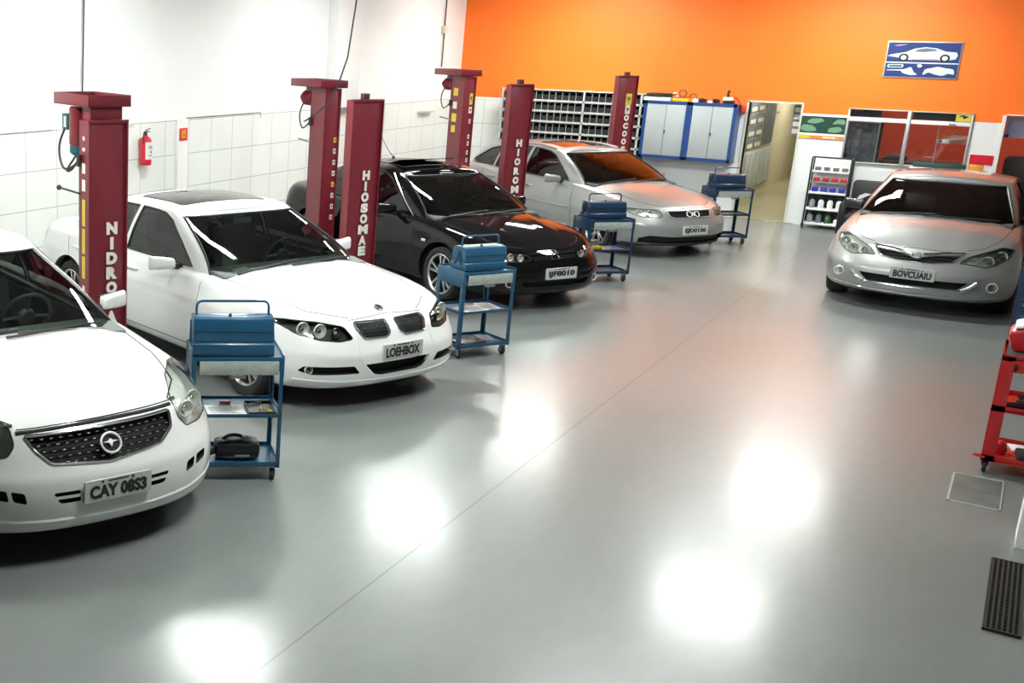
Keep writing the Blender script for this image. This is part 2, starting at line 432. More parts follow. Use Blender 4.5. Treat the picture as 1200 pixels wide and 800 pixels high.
b = BM(); bx(b, -1.11, -1.03, YB-.06, YB-.035, 1.633, 1.645, bev=.002); box(b, (-1.10, YB-.05, 1.64), (.018, .03, .03)); obj('latch', b, M['steel'], wf)
# opening trims on the right
b = BM(); bx(b, -.50, -.455, YB-.02, YB+.17, 0, 1.80); bx(b, -.455, 2.4, YB-.02, YB+.15, 1.80, 1.815); struct('door_2', b, M['white'], 'white frame of the opening on the right')
# white column standing at the right edge
b = BM(); bx(b, .27, .62, 7.70, 8.0, 0, H)
struct('trim_7', b, M['white'], 'white column at the right edge')
# things on the left wall ------------------------------------------------------
ex = thing('fire_extinguisher', 'red fire extinguisher hanging on the white tiled wall', 'fire extinguisher', (XL+.10, 11.03, 1.17))
b = BM(); lathe(b, [(0, 0), (.062, .0), (.07, .015), (.07, .28), (.062, .31), (.03, .335), (.02, .345), (0, .345)], seg=28); obj('cylinder', b, M['fire_red'], ex)
b = BM(); lathe(b, [(0, .345), (.017, .345), (.017, .375), (.012, .38), (0, .38)], seg=14); box(b, (.0, .03, .385), (.02, .09, .012), bev=.003); box(b, (.0, .035, .41), (.018, .10, .008), Euler((.25, 0, 0)).to_matrix(), bev=.003); obj('valve', b, M['cable'], ex)
b = BM(); tube(b, arc_pts([(.01, 0, .365), (.02, -.06, .40), (.02, -.075, .33), (.02, -.06, .25)], .05), .008); obj('hose', b, M['cable'], ex)
b = BM()
for k in range(9):
    a0, a1 = rad(-55+k*12.2), rad(-55+(k+1)*12.2)
    q = [(math.cos(a)*.0715, math.sin(a)*.0715, z) for a, z in ((a0, .07), (a1, .07), (a1, .27), (a0, .27))]
    b.faces.new([b.verts.new(v) for v in q])
obj('instruction_label', b, M['sticker_white'], ex)
b = BM()
for z in (.22, .20, .115): box(b, (.0735, .0, z), (.002, .06, .010))
box(b, (.0735, .01, .155), (.002, .02, .03)); obj('label_print', b, M['ink'], ex)
b = BM(); bx(b, -.10, -.07, -.02, .02, .2, .30); obj('wall_bracket', b, M['steel'], ex)
hs = thing('hydrant_sign', 'small red and white extinguisher sign on the boxed riser', 'sign', (XL+.05, 11.85, 1.40))
b = BM(); bx(b, 0, .006, -.085, .085, 0, .155, bev=.002); obj('sign_plate', b, M['sign_red'], hs)
b = BM(); bx(b, .006, .008, -.035, .035, .035, .125); obj('pictogram', b, M['sticker_yellow'], hs)
b = BM(); bx(b, .008, .010, -.012, .022, .05, .08); bx(b, .008, .010, -.005, .005, .08, .11); obj('pictogram_figure', b, M['sign_red'], hs)
def cable(pts, label, r=.008, name='power_cable', grp=None):
    b = BM(); tube(b, pts, r, 8); return tag(obj(name, b, M['cable']), label, 'cable', grp)
# wall items at the back -------------------------------------------------------
rack = thing('parts_rack', 'pale steel rack of black bins on the back wall', 'rack', (0, 0, 0))
ry0, ry1 = YB-.33, YB-.001
rxs = lambda x: x*.984
rz = lambda z: 2.69-(2.69-z)*.984
zrows = [1.862, 1.700, 1.525, 1.350, 1.165, .985, .81]
b = BM()
for x in (-7.75, -6.335, -5.40):
    w_ = .032 if x > -7 else .03
    for ya in (ry0, ry1-.03):
        b = BM(); bx(b, rxs(x)-w_/2, rxs(x)+w_/2, ya, ya+.03, .0, rz(1.87)); obj('upright', b, M['rack_grey'], rack)
for k, z in enumerate(zrows):
    b = BM(); th = .035 if k else .012
    bx(b, rxs(-7.75), rxs(-5.36), ry0, ry1, rz(z)-th, rz(z), bev=.002); obj('shelf', b, M['rack_grey'], rack)
b = BM(); bx(b, rxs(-7.75), rxs(-5.36), ry1-.012, ry1, .5, rz(1.86)); obj('back_panel', b, M['bin_black'], rack)
ords = ['first', 'second', 'third', 'fourth', 'fifth', 'sixth', 'seventh', 'eighth', 'ninth', 'tenth', 'eleventh', 'twelfth']
def bin_mesh():
    b = BM(); w, d, h = .100, .26, .115
    bx(b, -w/2, w/2, 0, .006, 0, h*.72); bx(b, -w/2, w/2, d-.006, d, 0, h); bx(b, -w/2, -w/2+.005, .0, d, 0, h); bx(b, w/2-.005, w/2, 0, d, 0, h); bx(b, -w/2, w/2, 0, d, 0, .006)
    return b
proto = None; rown = ['top', 'second', 'third', 'fourth', 'fifth']
for k in range(5):
    zt, zb_ = rz(zrows[k+1]), None
    for bay, (xa, xb) in (('left', (-7.73, -6.36)), ('right', (-6.31, -5.42))):
        n = int(round((xb-xa)/.1165))
        for i in range(n):
            x = rxs(lerp(xa, xb, (i+.5)/n))
            lab = 'black bin, %s shelf of the steel rack, %s from divider, %s bay' % (rown[k], ords[(n-1-i) if bay == 'left' else i], bay)
            if proto is None: proto = obj('storage_bin', bin_mesh(), M['bin_black']); o = proto; tag(o, lab, 'bin', 'black storage bins in the steel rack')
            else: o = proto.copy(); COL.objects.link(o); o['label'] = lab
            o.location = (x, ry0+.004, zt)
# pale dividers between the bins
b = BM()
for k in range(5):
    for (xa, xb) in ((-7.73, -6.36), (-6.31, -5.42)):
        n = int(round((xb-xa)/.1165))
        for i in range(1, n):
            x = rxs(lerp(xa, xb, i/n)); bx(b, x-.003, x+.003, ry0+.002, ry1-.02, rz(zrows[k+1]), rz(zrows[k+1])+.125)
obj('divider_plates', b, M['rack_grey'], rack)['kind'] = 'stuff'
# twin wall cabinets
def cabinet(x0, x1, lab):
    y0 = YB-.35; z0, z1 = .885, 1.785
    c = thing('wall_cabinet', lab, 'cabinet', ((x0+x1)/2, y0, z0), 0, 'blue framed tool cabinets on the back wall')
    w = (x1-x0)/2; h = z1-z0
    b = BM(); f = .045
    bx(b, -w, w, .02, .348, 0, h); bx(b, -w, -w+f, 0, .03, 0, h); bx(b, w-f, w, 0, .03, 0, h); bx(b, -w, w, 0, .03, 0, f); bx(b, -w, w, 0, .03, h-f, h)
    obj('carcass', b, M['cab_blue'], c)
    for s in (-1, 1):
        b = BM(); xa, xb = (-w+f+.003, -.003) if s < 0 else (.003, w-f-.003)
        bx(b, xa, xb, .004, .022, f+.003, h-f-.003, bev=.003); d = obj('door', b, M['cab_grey'], c)
        b = BM()
        for zz in (.40,) : bx(b, -.03+s*.035, -.018+s*.035, -.012, .004, zz, zz+.05, bev=.003)
        if s > 0: obj('handle', b, M['cable'], d)
        else: b.free()
    return c
cabinet(-5.252, -4.565, 'left one of the two blue framed grey wall cabinets')
cabinet(-4.562, -3.875, 'right one of the two blue framed grey wall cabinets')
# clutter on the cabinets
cz = 1.785
b = BM(); bx(b, -5.28, -4.87, YB-.33, YB-.05, cz, cz+.058, bev=.006); tag(obj('flat_box', b, M['white']), 'long white box on the left wall cabinet', 'box')
bk = thing('tool_case', 'black tool case lying on the white box above the cabinets', 'case', (-5.05, YB-.19, cz+.058))
b = BM(); bx(b, -.20, .18, -.13, .13, 0, .05, bev=.008); bx(b, -.20, .18, -.13, .13, .052, .058, bev=.002); obj('shell', b, M['black_plastic'], bk)
b = BM(); tube(b, arc_pts([(-.06, -.13, .03), (-.06, -.155, .03), (.06, -.155, .03), (.06, -.13, .03)], .02), .006, 8); obj('handle', b, M['cable'], bk)
bc = thing('battery_charger', 'yellow and red battery charger with coiled leads on the cabinet', 'charger', (-4.72, YB-.2, cz))
b = BM(); bx(b, -.13, .11, -.12, .12, 0, .055, bev=.006); obj('casing', b, M['yellow'], bc)
b = BM(); bx(b, -.125, .105, -.121, .12, .056, .075, bev=.004); obj('lid', b, M['sign_red'], bc)
b = BM()
for k in range(26):
    pass
pts = [(.0+.055*math.cos(t*.5), -.02+.01*math.sin(t*.3), .125+.05*math.sin(t*.5)) for t in range(40)]
tube(b, pts, .007, 6); obj('coiled_lead', b, M['cable'], bc)
b = BM(); tube(b, [(-.10+.05*math.cos(t*.4), -.03, .10+.03*math.sin(t*.4)) for t in range(20)], .009, 6); obj('clamp_lead', b, M['steel'], bc)
b = BM(); tube(b, arc_pts([(.10, 0, .07), (.14, 0, .13), (.2, 0, .12), (.22, 0, .01)], .06), .007, 8); obj('output_lead', b, M['cable'], bc)
for x, w, h, m, l in ((-4.52, .045, .055, 'white', 'small white bottle on the cabinet beside the battery charger'), (-4.30, .04, .035, 'white', 'short white jar on the cabinet between black tools')):
    b = BM(); lathe(b, [(0, 0), (w, 0), (w, h*.7), (w*.6, h*.9), (w*.6, h), (0, h)], seg=16); o = tag(obj('bottle', b, M[m]), l, 'bottle'); o.location = (x, YB-.22, cz)
for x, w, l in ((-4.42, .10, 'black power tool on the cabinet right of the white bottle'), (-4.22, .09, 'black angle grinder lying on the right wall cabinet')):
    t = thing('power_tool', l, 'power tool', (x, YB-.2, cz))
    b = BM(); tube(b, [(-w/2, 0, .032), (0, 0, .034), (w*.6, 0, .03)], [.03, .032, .022], 14); obj('motor_housing', b, M['black_plastic'], t)
    b = BM(); bx(b, w*.45, w*.62, -.03, .03, .003, .06, bev=.005); obj('gear_head', b, M['lift_red'], t)
t = thing('impact_drill', 'white and black drill with red hose at the right end of the cabinets', 'power tool', (-4.05, YB-.2, cz))
b = BM(); bx(b, -.07, .08, -.04, .04, .045, .10, bev=.012); obj('housing', b, M['white'], t)
b = BM(); bx(b, -.06, .10, -.045, .045, 0, .045, bev=.008); tube(b, [(0, 0, .1), (-.01, 0, .16), (.01, 0, .2)], [.02, .015, .022], 10); obj('body', b, M['black_plastic'], t)
b = BM(); tube(b, arc_pts([(.05, 0, .09), (.12, 0, .10), (.17, 0, .04), (.18, 0, .012)], .06), .011, 8); obj('red_hose', b, M['fire_red'], t)
b = BM(); bx(b, -3.86, -3.80, YB-.12, YB-.001, 1.66, 1.76, bev=.004); tag(obj('red_box', b, M['sign_red']), 'small red box on the wall beside the right cabinet', 'box')
# poster: a plain stand-in sports car picture
p = thing('car_poster', 'blue framed sports car picture high on the orange wall', 'poster', (-1.585, YB-.02, 2.262))
b = BM(); bx(b, -.46, .46, 0, .018, 0, .512, bev=.003); obj('frame', b, M['alu'], p)
b = BM(); bx(b, -.445, .445, -.003, 0, .015, .497); obj('print_ground', b, M['poster_blue'], p)
Mp = Matrix.Translation((0, -.004, 0)) @ Matrix.Rotation(PI/2, 4, 'X')
b = BM(); prism(b, [(-.44, .30), (-.40, .325), (-.22, .36), (-.12, .41), (.02, .435), (.16, .42), (.26, .38), (.40, .37), (.42, .33), (.40, .275), (.32, .26), (.19, .255), (-.14, .255), (-.24, .26), (-.33, .29)], 0, .002, Mp); obj('car_silhouette', b, M['poster_pale'], p)
b = BM(); prism(b, [(-.12, .37), (-.06, .405), (.03, .42), (.13, .41), (.17, .385), (.0, .365)], .002, .003, Mp); obj('car_windows', b, M['slate'], p)
b = BM()
for x in (-.235, .27):
    prism(b, [(x+.062*math.cos(a*PI/12), .285+.055*math.sin(a*PI/12)) for a in range(24)], .002, .003, Mp)
obj('tyres', b, M['rubber'], p)
b = BM()
for x in (-.235, .27): prism(b, [(x+.036*math.cos(a*PI/12), .285+.032*math.sin(a*PI/12)) for a in range(24)], .003, .004, Mp)
obj('wheel_discs', b, M['poster_pale'], p)
b = BM(); prism(b, [(-.13, .255), (.20, .255), (.20, .275), (-.13, .265)], .002, .003, Mp); prism(b, [(-.38, .45), (-.33, .46), (-.20, .475), (-.26, .455), (-.33, .445)], .002, .003, Mp); obj('red_stripe', b, M['poster_pink'], p)
b = BM(); prism(b, [(-.445, .205), (.445, .205), (.445, .222), (-.445, .222)], .001, .003, Mp)
for pl in ([(-.42, .11), (-.20, .12), (-.12, .16), (-.08, .08), (-.02, .05), (-.12, .04), (-.22, .07), (-.24, .10), (-.42, .10)], [(.03, .04), (.05, .13), (.14, .15), (.20, .17), (.30, .15), (.40, .14), (.42, .06), (.34, .08), (.28, .04), (.18, .06), (.10, .09)], [(-.42, .14), (-.22, .145), (-.22, .19), (-.42, .185)], [(-.03, .14), (.02, .17), (-.01, .20), (-.06, .19)]):
    prism(b, roundpoly_(pl, .03, 4), .002, .003, Mp)
obj('caption_shapes', b, M['poster_pale'], p)
b = BM(); prism(b, [(-.40, .152), (-.24, .155), (-.24, .178), (-.40, .174)], .003, .004, Mp); obj('caption_dark', b, M['green_dark'], p)
# green banner with an orange band beside the doorway
s_ = thing('green_banner', 'green leaf patterned banner with yellow and orange band beside the doorway', 'banner', (-2.72, YB-.012, 1.32))
b = BM(); bx(b, -.31, .315, 0, .010, 0, .335); obj('board', b, M['white'], s_)
b = BM(); bx(b, -.31, .315, -.003, 0, .085, .335); obj('print_ground', b, M['green_dark'], s_)
b = BM()
for pl in ([(-.29, .13), (-.20, .10), (-.05, .12), (-.12, .20), (-.27, .21)], [(-.22, .24), (-.10, .22), (.03, .27), (-.02, .31), (-.16, .30)], [(.08, .11), (.2, .10), (.29, .14), (.24, .20), (.10, .17)], [(.12, .22), (.22, .24), (.30, .22), (.30, .30), (.2, .31)]):
    prism(b, roundpoly_(pl, .05, 5), .0, .003, Matrix.Translation((0, -.003, 0)) @ Matrix.Rotation(PI/2, 4, 'X'))
obj('leaf_print', b, mat('banner_leaf', (.16, .30, .17), .5), s_)
b = BM(); bx(b, -.31, -.14, -.003, 0, .008, .055); obj('yellow_band', b, M['yellow'], s_)
b = BM(); bx(b, -.14, .315, -.003, 0, .004, .05); obj('orange_band', b, M['orange_ink'], s_)
b = BM(); bx(b, .03, .20, -.004, -.003, .018, .035); obj('band_lettering', b, M['white'], s_)
# framed pictures on the corridor wall (things seen through the doorway)
rown = ['top', 'second', 'third', 'fourth', 'fifth']
for r_ in range(4):
    for c_ in range(2):
        b = BM(); y0 = 22.62+c_*.66; z0 = 1.72-r_*.215
        bx(b, -4.156, -4.14, y0, y0+.58, z0-.19, z0, bev=.002)
        o = obj('framed_picture', b, M['slate']); tag(o, 'small grey framed picture seen through the doorway, %s row, %s column' % (rown[r_], ('nearer', 'farther')[c_]), 'picture', 'pictures on the corridor wall')
        b = BM(); bx(b, -4.14, -4.137, y0+.06, y0+.52, z0-.165, z0-.09); obj('print', b, M['off_white'], o)
b = BM(); bx(b, -4.152, -4.13, 24.0, 24.9, .90, 1.75, bev=.004); tag(obj('dark_board', b, M['slate']), 'dark grey board right of the pictures in the corridor', 'board')
b = BM(); bx(b, -4.155, -4.145, 22.7, 25.1, .16, .84)
for k in range(5): bx(b, -4.145, -4.12, 22.74+k*.47, 23.14+k*.47, .18, .82, bev=.004)
tag(obj('corridor_panel', b, M['cab_grey']), 'pale grooved panel low on the corridor wall through the doorway', 'panel')
b = BM(); tube(b, [(-4.14, 25.0, 1.45), (-4.10, 25.0, 1.45), (-4.10, 25.16, 1.45), (-4.14, 25.16, 1.45)], .012, 8); tag(obj('wall_hook', b, M['steel']), 'small steel hook high on the corridor wall', 'hook')
b = BM(); bx(b, -3.16, -3.035, YB+.16, YB+.19, 1.35, 1.795); o = tag(obj('notice_board', b, M['slate']), 'narrow notice board at the right side of the doorway', 'notice board')
b = BM()
for k in range(4): bx(b, -3.145, -3.05, YB+.155, YB+.16, 1.37+k*.108, 1.44+k*.108)
obj('notices', b, M['off_white'], o)
# inside the office
mc = thing('grey_dispenser', 'tall mottled grey machine behind the left office window', 'machine', (-2.22, YB+.30, 0))
b = BM(); bx(b, -.215, .215, 0, .55, 0, 1.585, bev=.01); obj('casing', b, M['slate'], mc)
b = BM(); bx(b, .0, .14, -.008, 0, 1.43, 1.49, bev=.003); bx(b, -.20, -.14, -.008, 0, 1.05, 1.12, bev=.003); obj('display', b, M['navy'], mc)
b = BM(); prism(b, [(-.06, 1.25), (-.01, 1.24), (.02, 1.48), (-.07, 1.48)], 0, .02, Matrix.Rotation(PI/2, 4, 'X')); bx(b, -.10, -.04, -.01, 0, 1.53, 1.56); bx(b, .02, .07, -.01, 0, 1.52, 1.56); obj('keypad', b, M['bottle_grey'], mc)
b = BM(); bx(b, .218, .232, -.01, .02, .2, 1.58); obj('door_edge', b, M['alu'], mc)
b = BM(); bx(b, -1.98, -1.95, YB+.28, YB+.4, 0, 1.6); tag(obj('dark_post', b, M['black_plastic']), 'thin black post right of the grey machine in the office', 'post')
b = BM(); bx(b, -2.37, -1.98, YB+.10, YB+.12, 1.68, 1.785); o = tag(obj('dark_notice', b, M['navy']), 'dark notice in the upper left office window', 'sign')
text_obj('lettering', 'INFORMA', .03, M['white'], Matrix.Translation((-2.29, YB+.099, 1.765)) @ Matrix.Rotation(PI/2, 4, 'X'), o, fit=(.13, .018))
b = BM(); bx(b, -1.575, -1.05, YB+.10, YB+.12, 1.68, 1.785); tag(obj('dark_banner', b, mat('teal_dark', (.02, .045, .06), .4)), 'dark teal banner in the upper right office window', 'sign')
b = BM(); bx(b, -1.045, -.865, YB-.04, YB-.032, 1.683, 1.782); o = tag(obj('yellow_sticker', b, M['sticker_yellow']), 'yellow sticker with a dark figure in the upper right window corner', 'sticker')
b = BM(); prism(b, [(-1.02, 1.74), (-.97, 1.755), (-.95, 1.72), (-.92, 1.735), (-.89, 1.76), (-.93, 1.765), (-.95, 1.775), (-.99, 1.77)], 0, .002, Matrix.Translation((0, YB-.041, 0)) @ Matrix.Rotation(PI/2, 4, 'X')); obj('dark_figure', b, M['plate_ink'], o)
sc = thing('glass_notice_frame', 'framed glass notice with orange drawing and white label in the office', 'notice', (-1.05, YB+.15, 1.02))
b = BM(); bx(b, -.19, -.175, 0, .012, .0, .59); bx(b, -.30, -.19, 0, .01, .12, .13); obj('frame_bar', b, M['off_white'], sc)
b = BM(); bx(b, -.19, -.03, -.004, 0, .335, .39); obj('white_label', b, M['white'], sc)
b = BM(); bx(b, -.16, -.12, -.006, -.004, .345, .38); obj('label_picture', b, M['ink'], sc)
b = BM(); prism(b, [(-.18, .45), (-.10, .44), (-.02, .46), (.02, .50), (-.04, .51), (-.10, .48)], 0, .003, Matrix.Rotation(PI/2, 4, 'X')); prism(b, [(-.09, .53), (.03, .54), (.03, .51), (.02, .51), (.02, .525), (-.09, .52)], 0, .003, Matrix.Rotation(PI/2, 4, 'X')); obj('orange_drawing', b, M['orange_ink'], sc)
b = BM(); bx(b, -.05, .20, 0, .003, .335, .46); obj('pale_band', b, mat('band_pink', (.55, .16, .09), .5), sc)
dk = thing('office_desk', 'black desk edge behind the office window mullion', 'desk', (-1.4, YB+.7, 0))
b = BM(); bx(b, -.55, .7, -.25, .3, 1.0, 1.035, bev=.005); obj('desktop', b, M['black_plastic'], dk)
for x in (-.5, .65):
    b = BM(); bx(b, x-.02, x+.02, -.2, .25, 0, 1.0); obj('leg', b, M['black_plastic'], dk)
b = BM(); prism(b, [(-.22, 0), (.12, 0), (.12, .075), (-.12, .075)], -.12, .12, Matrix.Translation((-1.72, YB+.7, 1.036)) @ Matrix.Rotation(PI/2, 4, 'X'), bev=.005); tag(obj('desk_phone', b, M['black_plastic']), 'black wedge shaped unit on the office desk', 'phone')
# counter in front of the window, behind the right hand car
ct = thing('service_counter', 'narrow white counter in front of the office window', 'counter', (-1.05, 20.14, 0))
b = BM(); bx(b, -.42, .52, -.14, .14, .99, 1.03, bev=.004); obj('worktop', b, M['white'], ct)
b = BM(); bx(b, .10, .50, -.06, .10, 0, .99); obj('base_panel', b, M['white'], ct)
b = BM(); bx(b, -1.44, -.80, 20.06, 20.2, 1.031, 1.10, bev=.01); tag(obj('green_case', b, M['green_dark']), 'long dark green case on the white counter', 'case')
b = BM(); bx(b, -.785, -.60, 20.05, 20.2, 1.031, 1.11, bev=.008); tag(obj('orange_box', b, mat('amber_box', (.75, .30, .02), .5)), 'orange box on the white counter beside the green case', 'box')
b = BM(); bx(b, -.79, -.51, YB-.012, YB-.001, 1.10, 1.235); tag(obj('red_plaque', b, M['fire_red']), 'dark red plaque low on the white wall by the opening', 'plaque')
# beyond the right opening
b = BM(); bx(b, -.44, .9, YB+.2, YB+.22, 1.49, 1.80); tag(obj('lilac_panel', b, M['lilac']), 'lilac panel hanging at the top of the right opening', 'panel')
b = BM(); bx(b, -.45, -.40, YB+.15, YB+.2, 1.49, 1.53, bev=.004); tag(obj('blue_clip', b, M['cab_blue']), 'small blue clip under the lilac panel', 'clip')
sf = thing('black_sofa', 'black padded seat in the right opening', 'sofa', (.6, YB+.7, 0))
b = BM(); bx(b, -1.0, 1.0, -.3, .4, .1, .5, bev=.05); obj('seat', b, M['leather'], sf)
b = BM(); bx(b, -1.0, 1.0, .15, .42, .5, 1.18, bev=.06); obj('backrest', b, M['leather'], sf)
# product stand beside the window ---------------------------------------------
ps = thing('product_stand', 'white wheeled display stand of car care products by the back wall', 'display stand', (-2.47, 20.19, 0))
b = BM()
for x in (-.262, .262): bx(b, x-.012, x+.012, -.13, -.105, .05, 1.06, bev=.004); bx(b, x-.012, x+.012, .10, .125, .05, 1.06, bev=.004)
tube(b, arc_pts([(-.262, -.118, 1.04), (-.262, -.118, 1.075), (.262, -.118, 1.075), (.262, -.118, 1.04)], .03), .012, 8)
obj('frame', b, M['black_plastic'], ps)
b = BM(); bx(b, -.25, .25, .09, .10, .55, 1.06); obj('back_panel', b, M['white'], ps)
b = BM(); bx(b, -.25, .25, .085, .10, .08, .55); obj('dark_back', b, M['black_plastic'], ps)
for z, d in ((.09, .13), (.31, .13), (.555, .11), (.71, .06), (.87, .05)):
    b = BM(); bx(b, -.25, .25, -d+.01, .09, z-.03, z, bev=.003); obj('shelf', b, M['white'] if z != .71 else M['bottle_grey'], ps)
for x in (-.262, .262):
    b = BM(); lathe(b, [(0, -.012), (.03, -.012), (.03, .012), (0, .012)], Matrix.Translation((x, -.1, .03)) @ Matrix.Rotation(PI/2, 4, 'Y'), 16); bx(b, x-.018, x+.018, -.13, -.07, .03, .07); obj('caster', b, M['cable'], ps)
def can_mesh(w, h): 
    b = BM(); bx(b, -w, w, -w*.5, w*.5, 0, h, bev=w*.25); return b
def jar(w, h):
    b = BM(); lathe(b, [(0, 0), (w, 0), (w, h*.62), (w*.55, h*.8), (w*.45, h*.82), (w*.45, h), (0, h)], seg=16); return b
colw = ['leftmost', 'second', 'third', 'rightmost']
for z, y, m, h, nm, row in ((.87, -.02, 'bottle_grey', .055, 'grey', 'top shelf'), (.71, -.025, 'bottle_red', .06, 'red', 'second shelf'), (.555, -.04, 'bottle_blue', .075, 'blue', 'third shelf')):
    for i in range(4):
        x = -.18+i*.12
        o = obj('product_pack', can_mesh(.043, h), M[m]); o.location = (ps.location.x+x, ps.location.y+y, z)
        tag(o, '%s %s product pack on the %s of the display stand' % (colw[i], nm, row), 'product pack', '%s packs on the display stand' % nm)
for z, cols, row in ((.31, ('bottle_grey', 'poster_pale', 'white', 'poster_pale'), 'upper dark shelf'), (.09, ('bottle_grey', 'slate', 'bottle_green', 'white'), 'lowest shelf')):
    for i in range(4):
        x = -.18+i*.12; hh = .16 if not (z < .2 and i == 3) else .09
        o = obj('product_jar', jar(.04, hh), M[cols[i]]); o.location = (ps.location.x+x, ps.location.y-.06, z)
        tag(o, '%s jar on the %s of the display stand' % (colw[i], row), 'jar', 'jars on the display stand')
        b = BM(); lathe(b, [(.017, hh*.82), (.024, hh*.84), (.024, hh*1.05), (0, hh*1.05)], seg=14); obj('cap', b, M['black_plastic'], o)
# black chair half hidden by the right hand car
ch = thing('black_armchair', 'black upholstered chair behind the silver car on the right', 'chair', (-1.80, 19.2, 0))
b = BM(); bx(b, -.28, .30, -.30, .30, .16, .42, bev=.06); obj('seat', b, M['leather'], ch)
b = BM(); bx(b, -.28, .30, .20, .36, .30, .84, bev=.05); obj('backrest', b, M['leather'], ch)
for x in (-.30, .32):
    b = BM(); bx(b, x-.05, x+.05, -.28, .30, .10, .56, bev=.03); obj('armrest', b, M['leather'], ch)
    for y in (-.24, .26):
        b = BM(); bx(b, x-.02, x+.02, y-.02, y+.02, 0, .12); obj('leg', b, M['steel'], ch)
b = BM(); prism(b, [(-.10, -.06), (.10, .06), (.02, .07), (-.05, .03)], 0, .004, Matrix.Translation((-.12, .195, .60)) @ Matrix.Rotation(PI/2, 4, 'X')); obj('white_emblem', b, M['white'], ch)
# floor fittings ---------------------------------------------------------------
b = BM(); bx(b, -.088, .182, 8.30, 8.89, 0, .004, mi=0)
for x0, x1, y0, y1 in ((-.092, -.080, 8.29, 8.90), (.178, .186, 8.29, 8.90), (-.092, .186, 8.29, 8.302), (-.092, .186, 8.888, 8.90)): bx(b, x0, x1, y0, y1, 0, .006, mi=1)
tag(obj('floor_hatch', b, [M['floor_plate'], M['cart_grey']]), 'scuffed square metal hatch set in the floor at right', 'hatch')
b = BM(); bx(b, .175, .325, 6.43, 7.43, 0, .004)
for k in range(7): bx(b, .180+k*.0225, .188+k*.0225, 6.44, 7.42, .004, .014)
for k in range(34): bx(b, .178, .322, 6.445+k*.0292, 6.452+k*.0292, .004, .012)
for k, (x0, x1, y0, y1) in enumerate(((.172, .178, 6.43, 7.43), (.322, .328, 6.43, 7.43), (.172, .328, 6.43, 6.437), (.172, .328, 7.423, 7.43))): bx(b, x0, x1, y0, y1, 0, .015)
tag(obj('drain_grate', b, M['grate']), 'dark rectangular drain grate in the floor at lower right', 'drain grate')
# ceiling lights ---------------------------------------------------------------
def light(x, y, lab):
    t = thing('ceiling_light', lab, 'ceiling light', (x, y, H-.09), 0, 'strip lights in rows on the ceiling')
    b = BM(); bx(b, -.62, .62, -.19, .19, .03, .09, bev=.005); bx(b, -.62, .62, -.19, -.175, -.01, .03); bx(b, -.62, .62, .175, .19, -.01, .03); obj('housing', b, M['fixture'], t)
    b = BM(); bx(b, -.58, .58, -.15, .15, -.004, .02, bev=.006); obj('diffuser', b, M['lamp_tube'], t)
LX = (-6.25, -2.3); LY = (5.1, 9.6, 14.2, 18.7)
rws = ('left row', 'right row'); cns = ('nearest the viewer', 'second from the viewer', 'third from the viewer', 'nearest the back wall')
for i, x in enumerate(LX):
    for j, y in enumerate(LY):
        light(x, y, 'strip light on the ceiling in the %s, %s' % (rws[i], cns[j]))
def fill_light(x, y, z, lab):  # unseen lamps added to brighten the corridor and the office
    t = thing('fill_lamp', lab, 'fill lamp', (x, y, z))
    b = BM(); lathe(b, [(0, .04), (.16, .04), (.17, .0), (.15, -.005)], seg=24); obj('rim', b, M['fixture'], t)
    b = BM(); lathe(b, [(0, -.02), (.10, -.015), (.15, .0), (0, .01)], seg=24); obj('diffuser', b, M['lamp_fill'], t)
fill_light(-3.5, YB+2.2, 2.455, 'nearer added round lamp brightening the corridor')
fill_light(-3.5, YB+5.5, 2.455, 'farther added round lamp brightening the corridor')
fill_light(-1.6, YB+1.2, 2.555, 'added round lamp brightening the office behind the window')
fill_light(.8, YB+1.2, 2.555, 'added round lamp brightening the office beyond the opening')
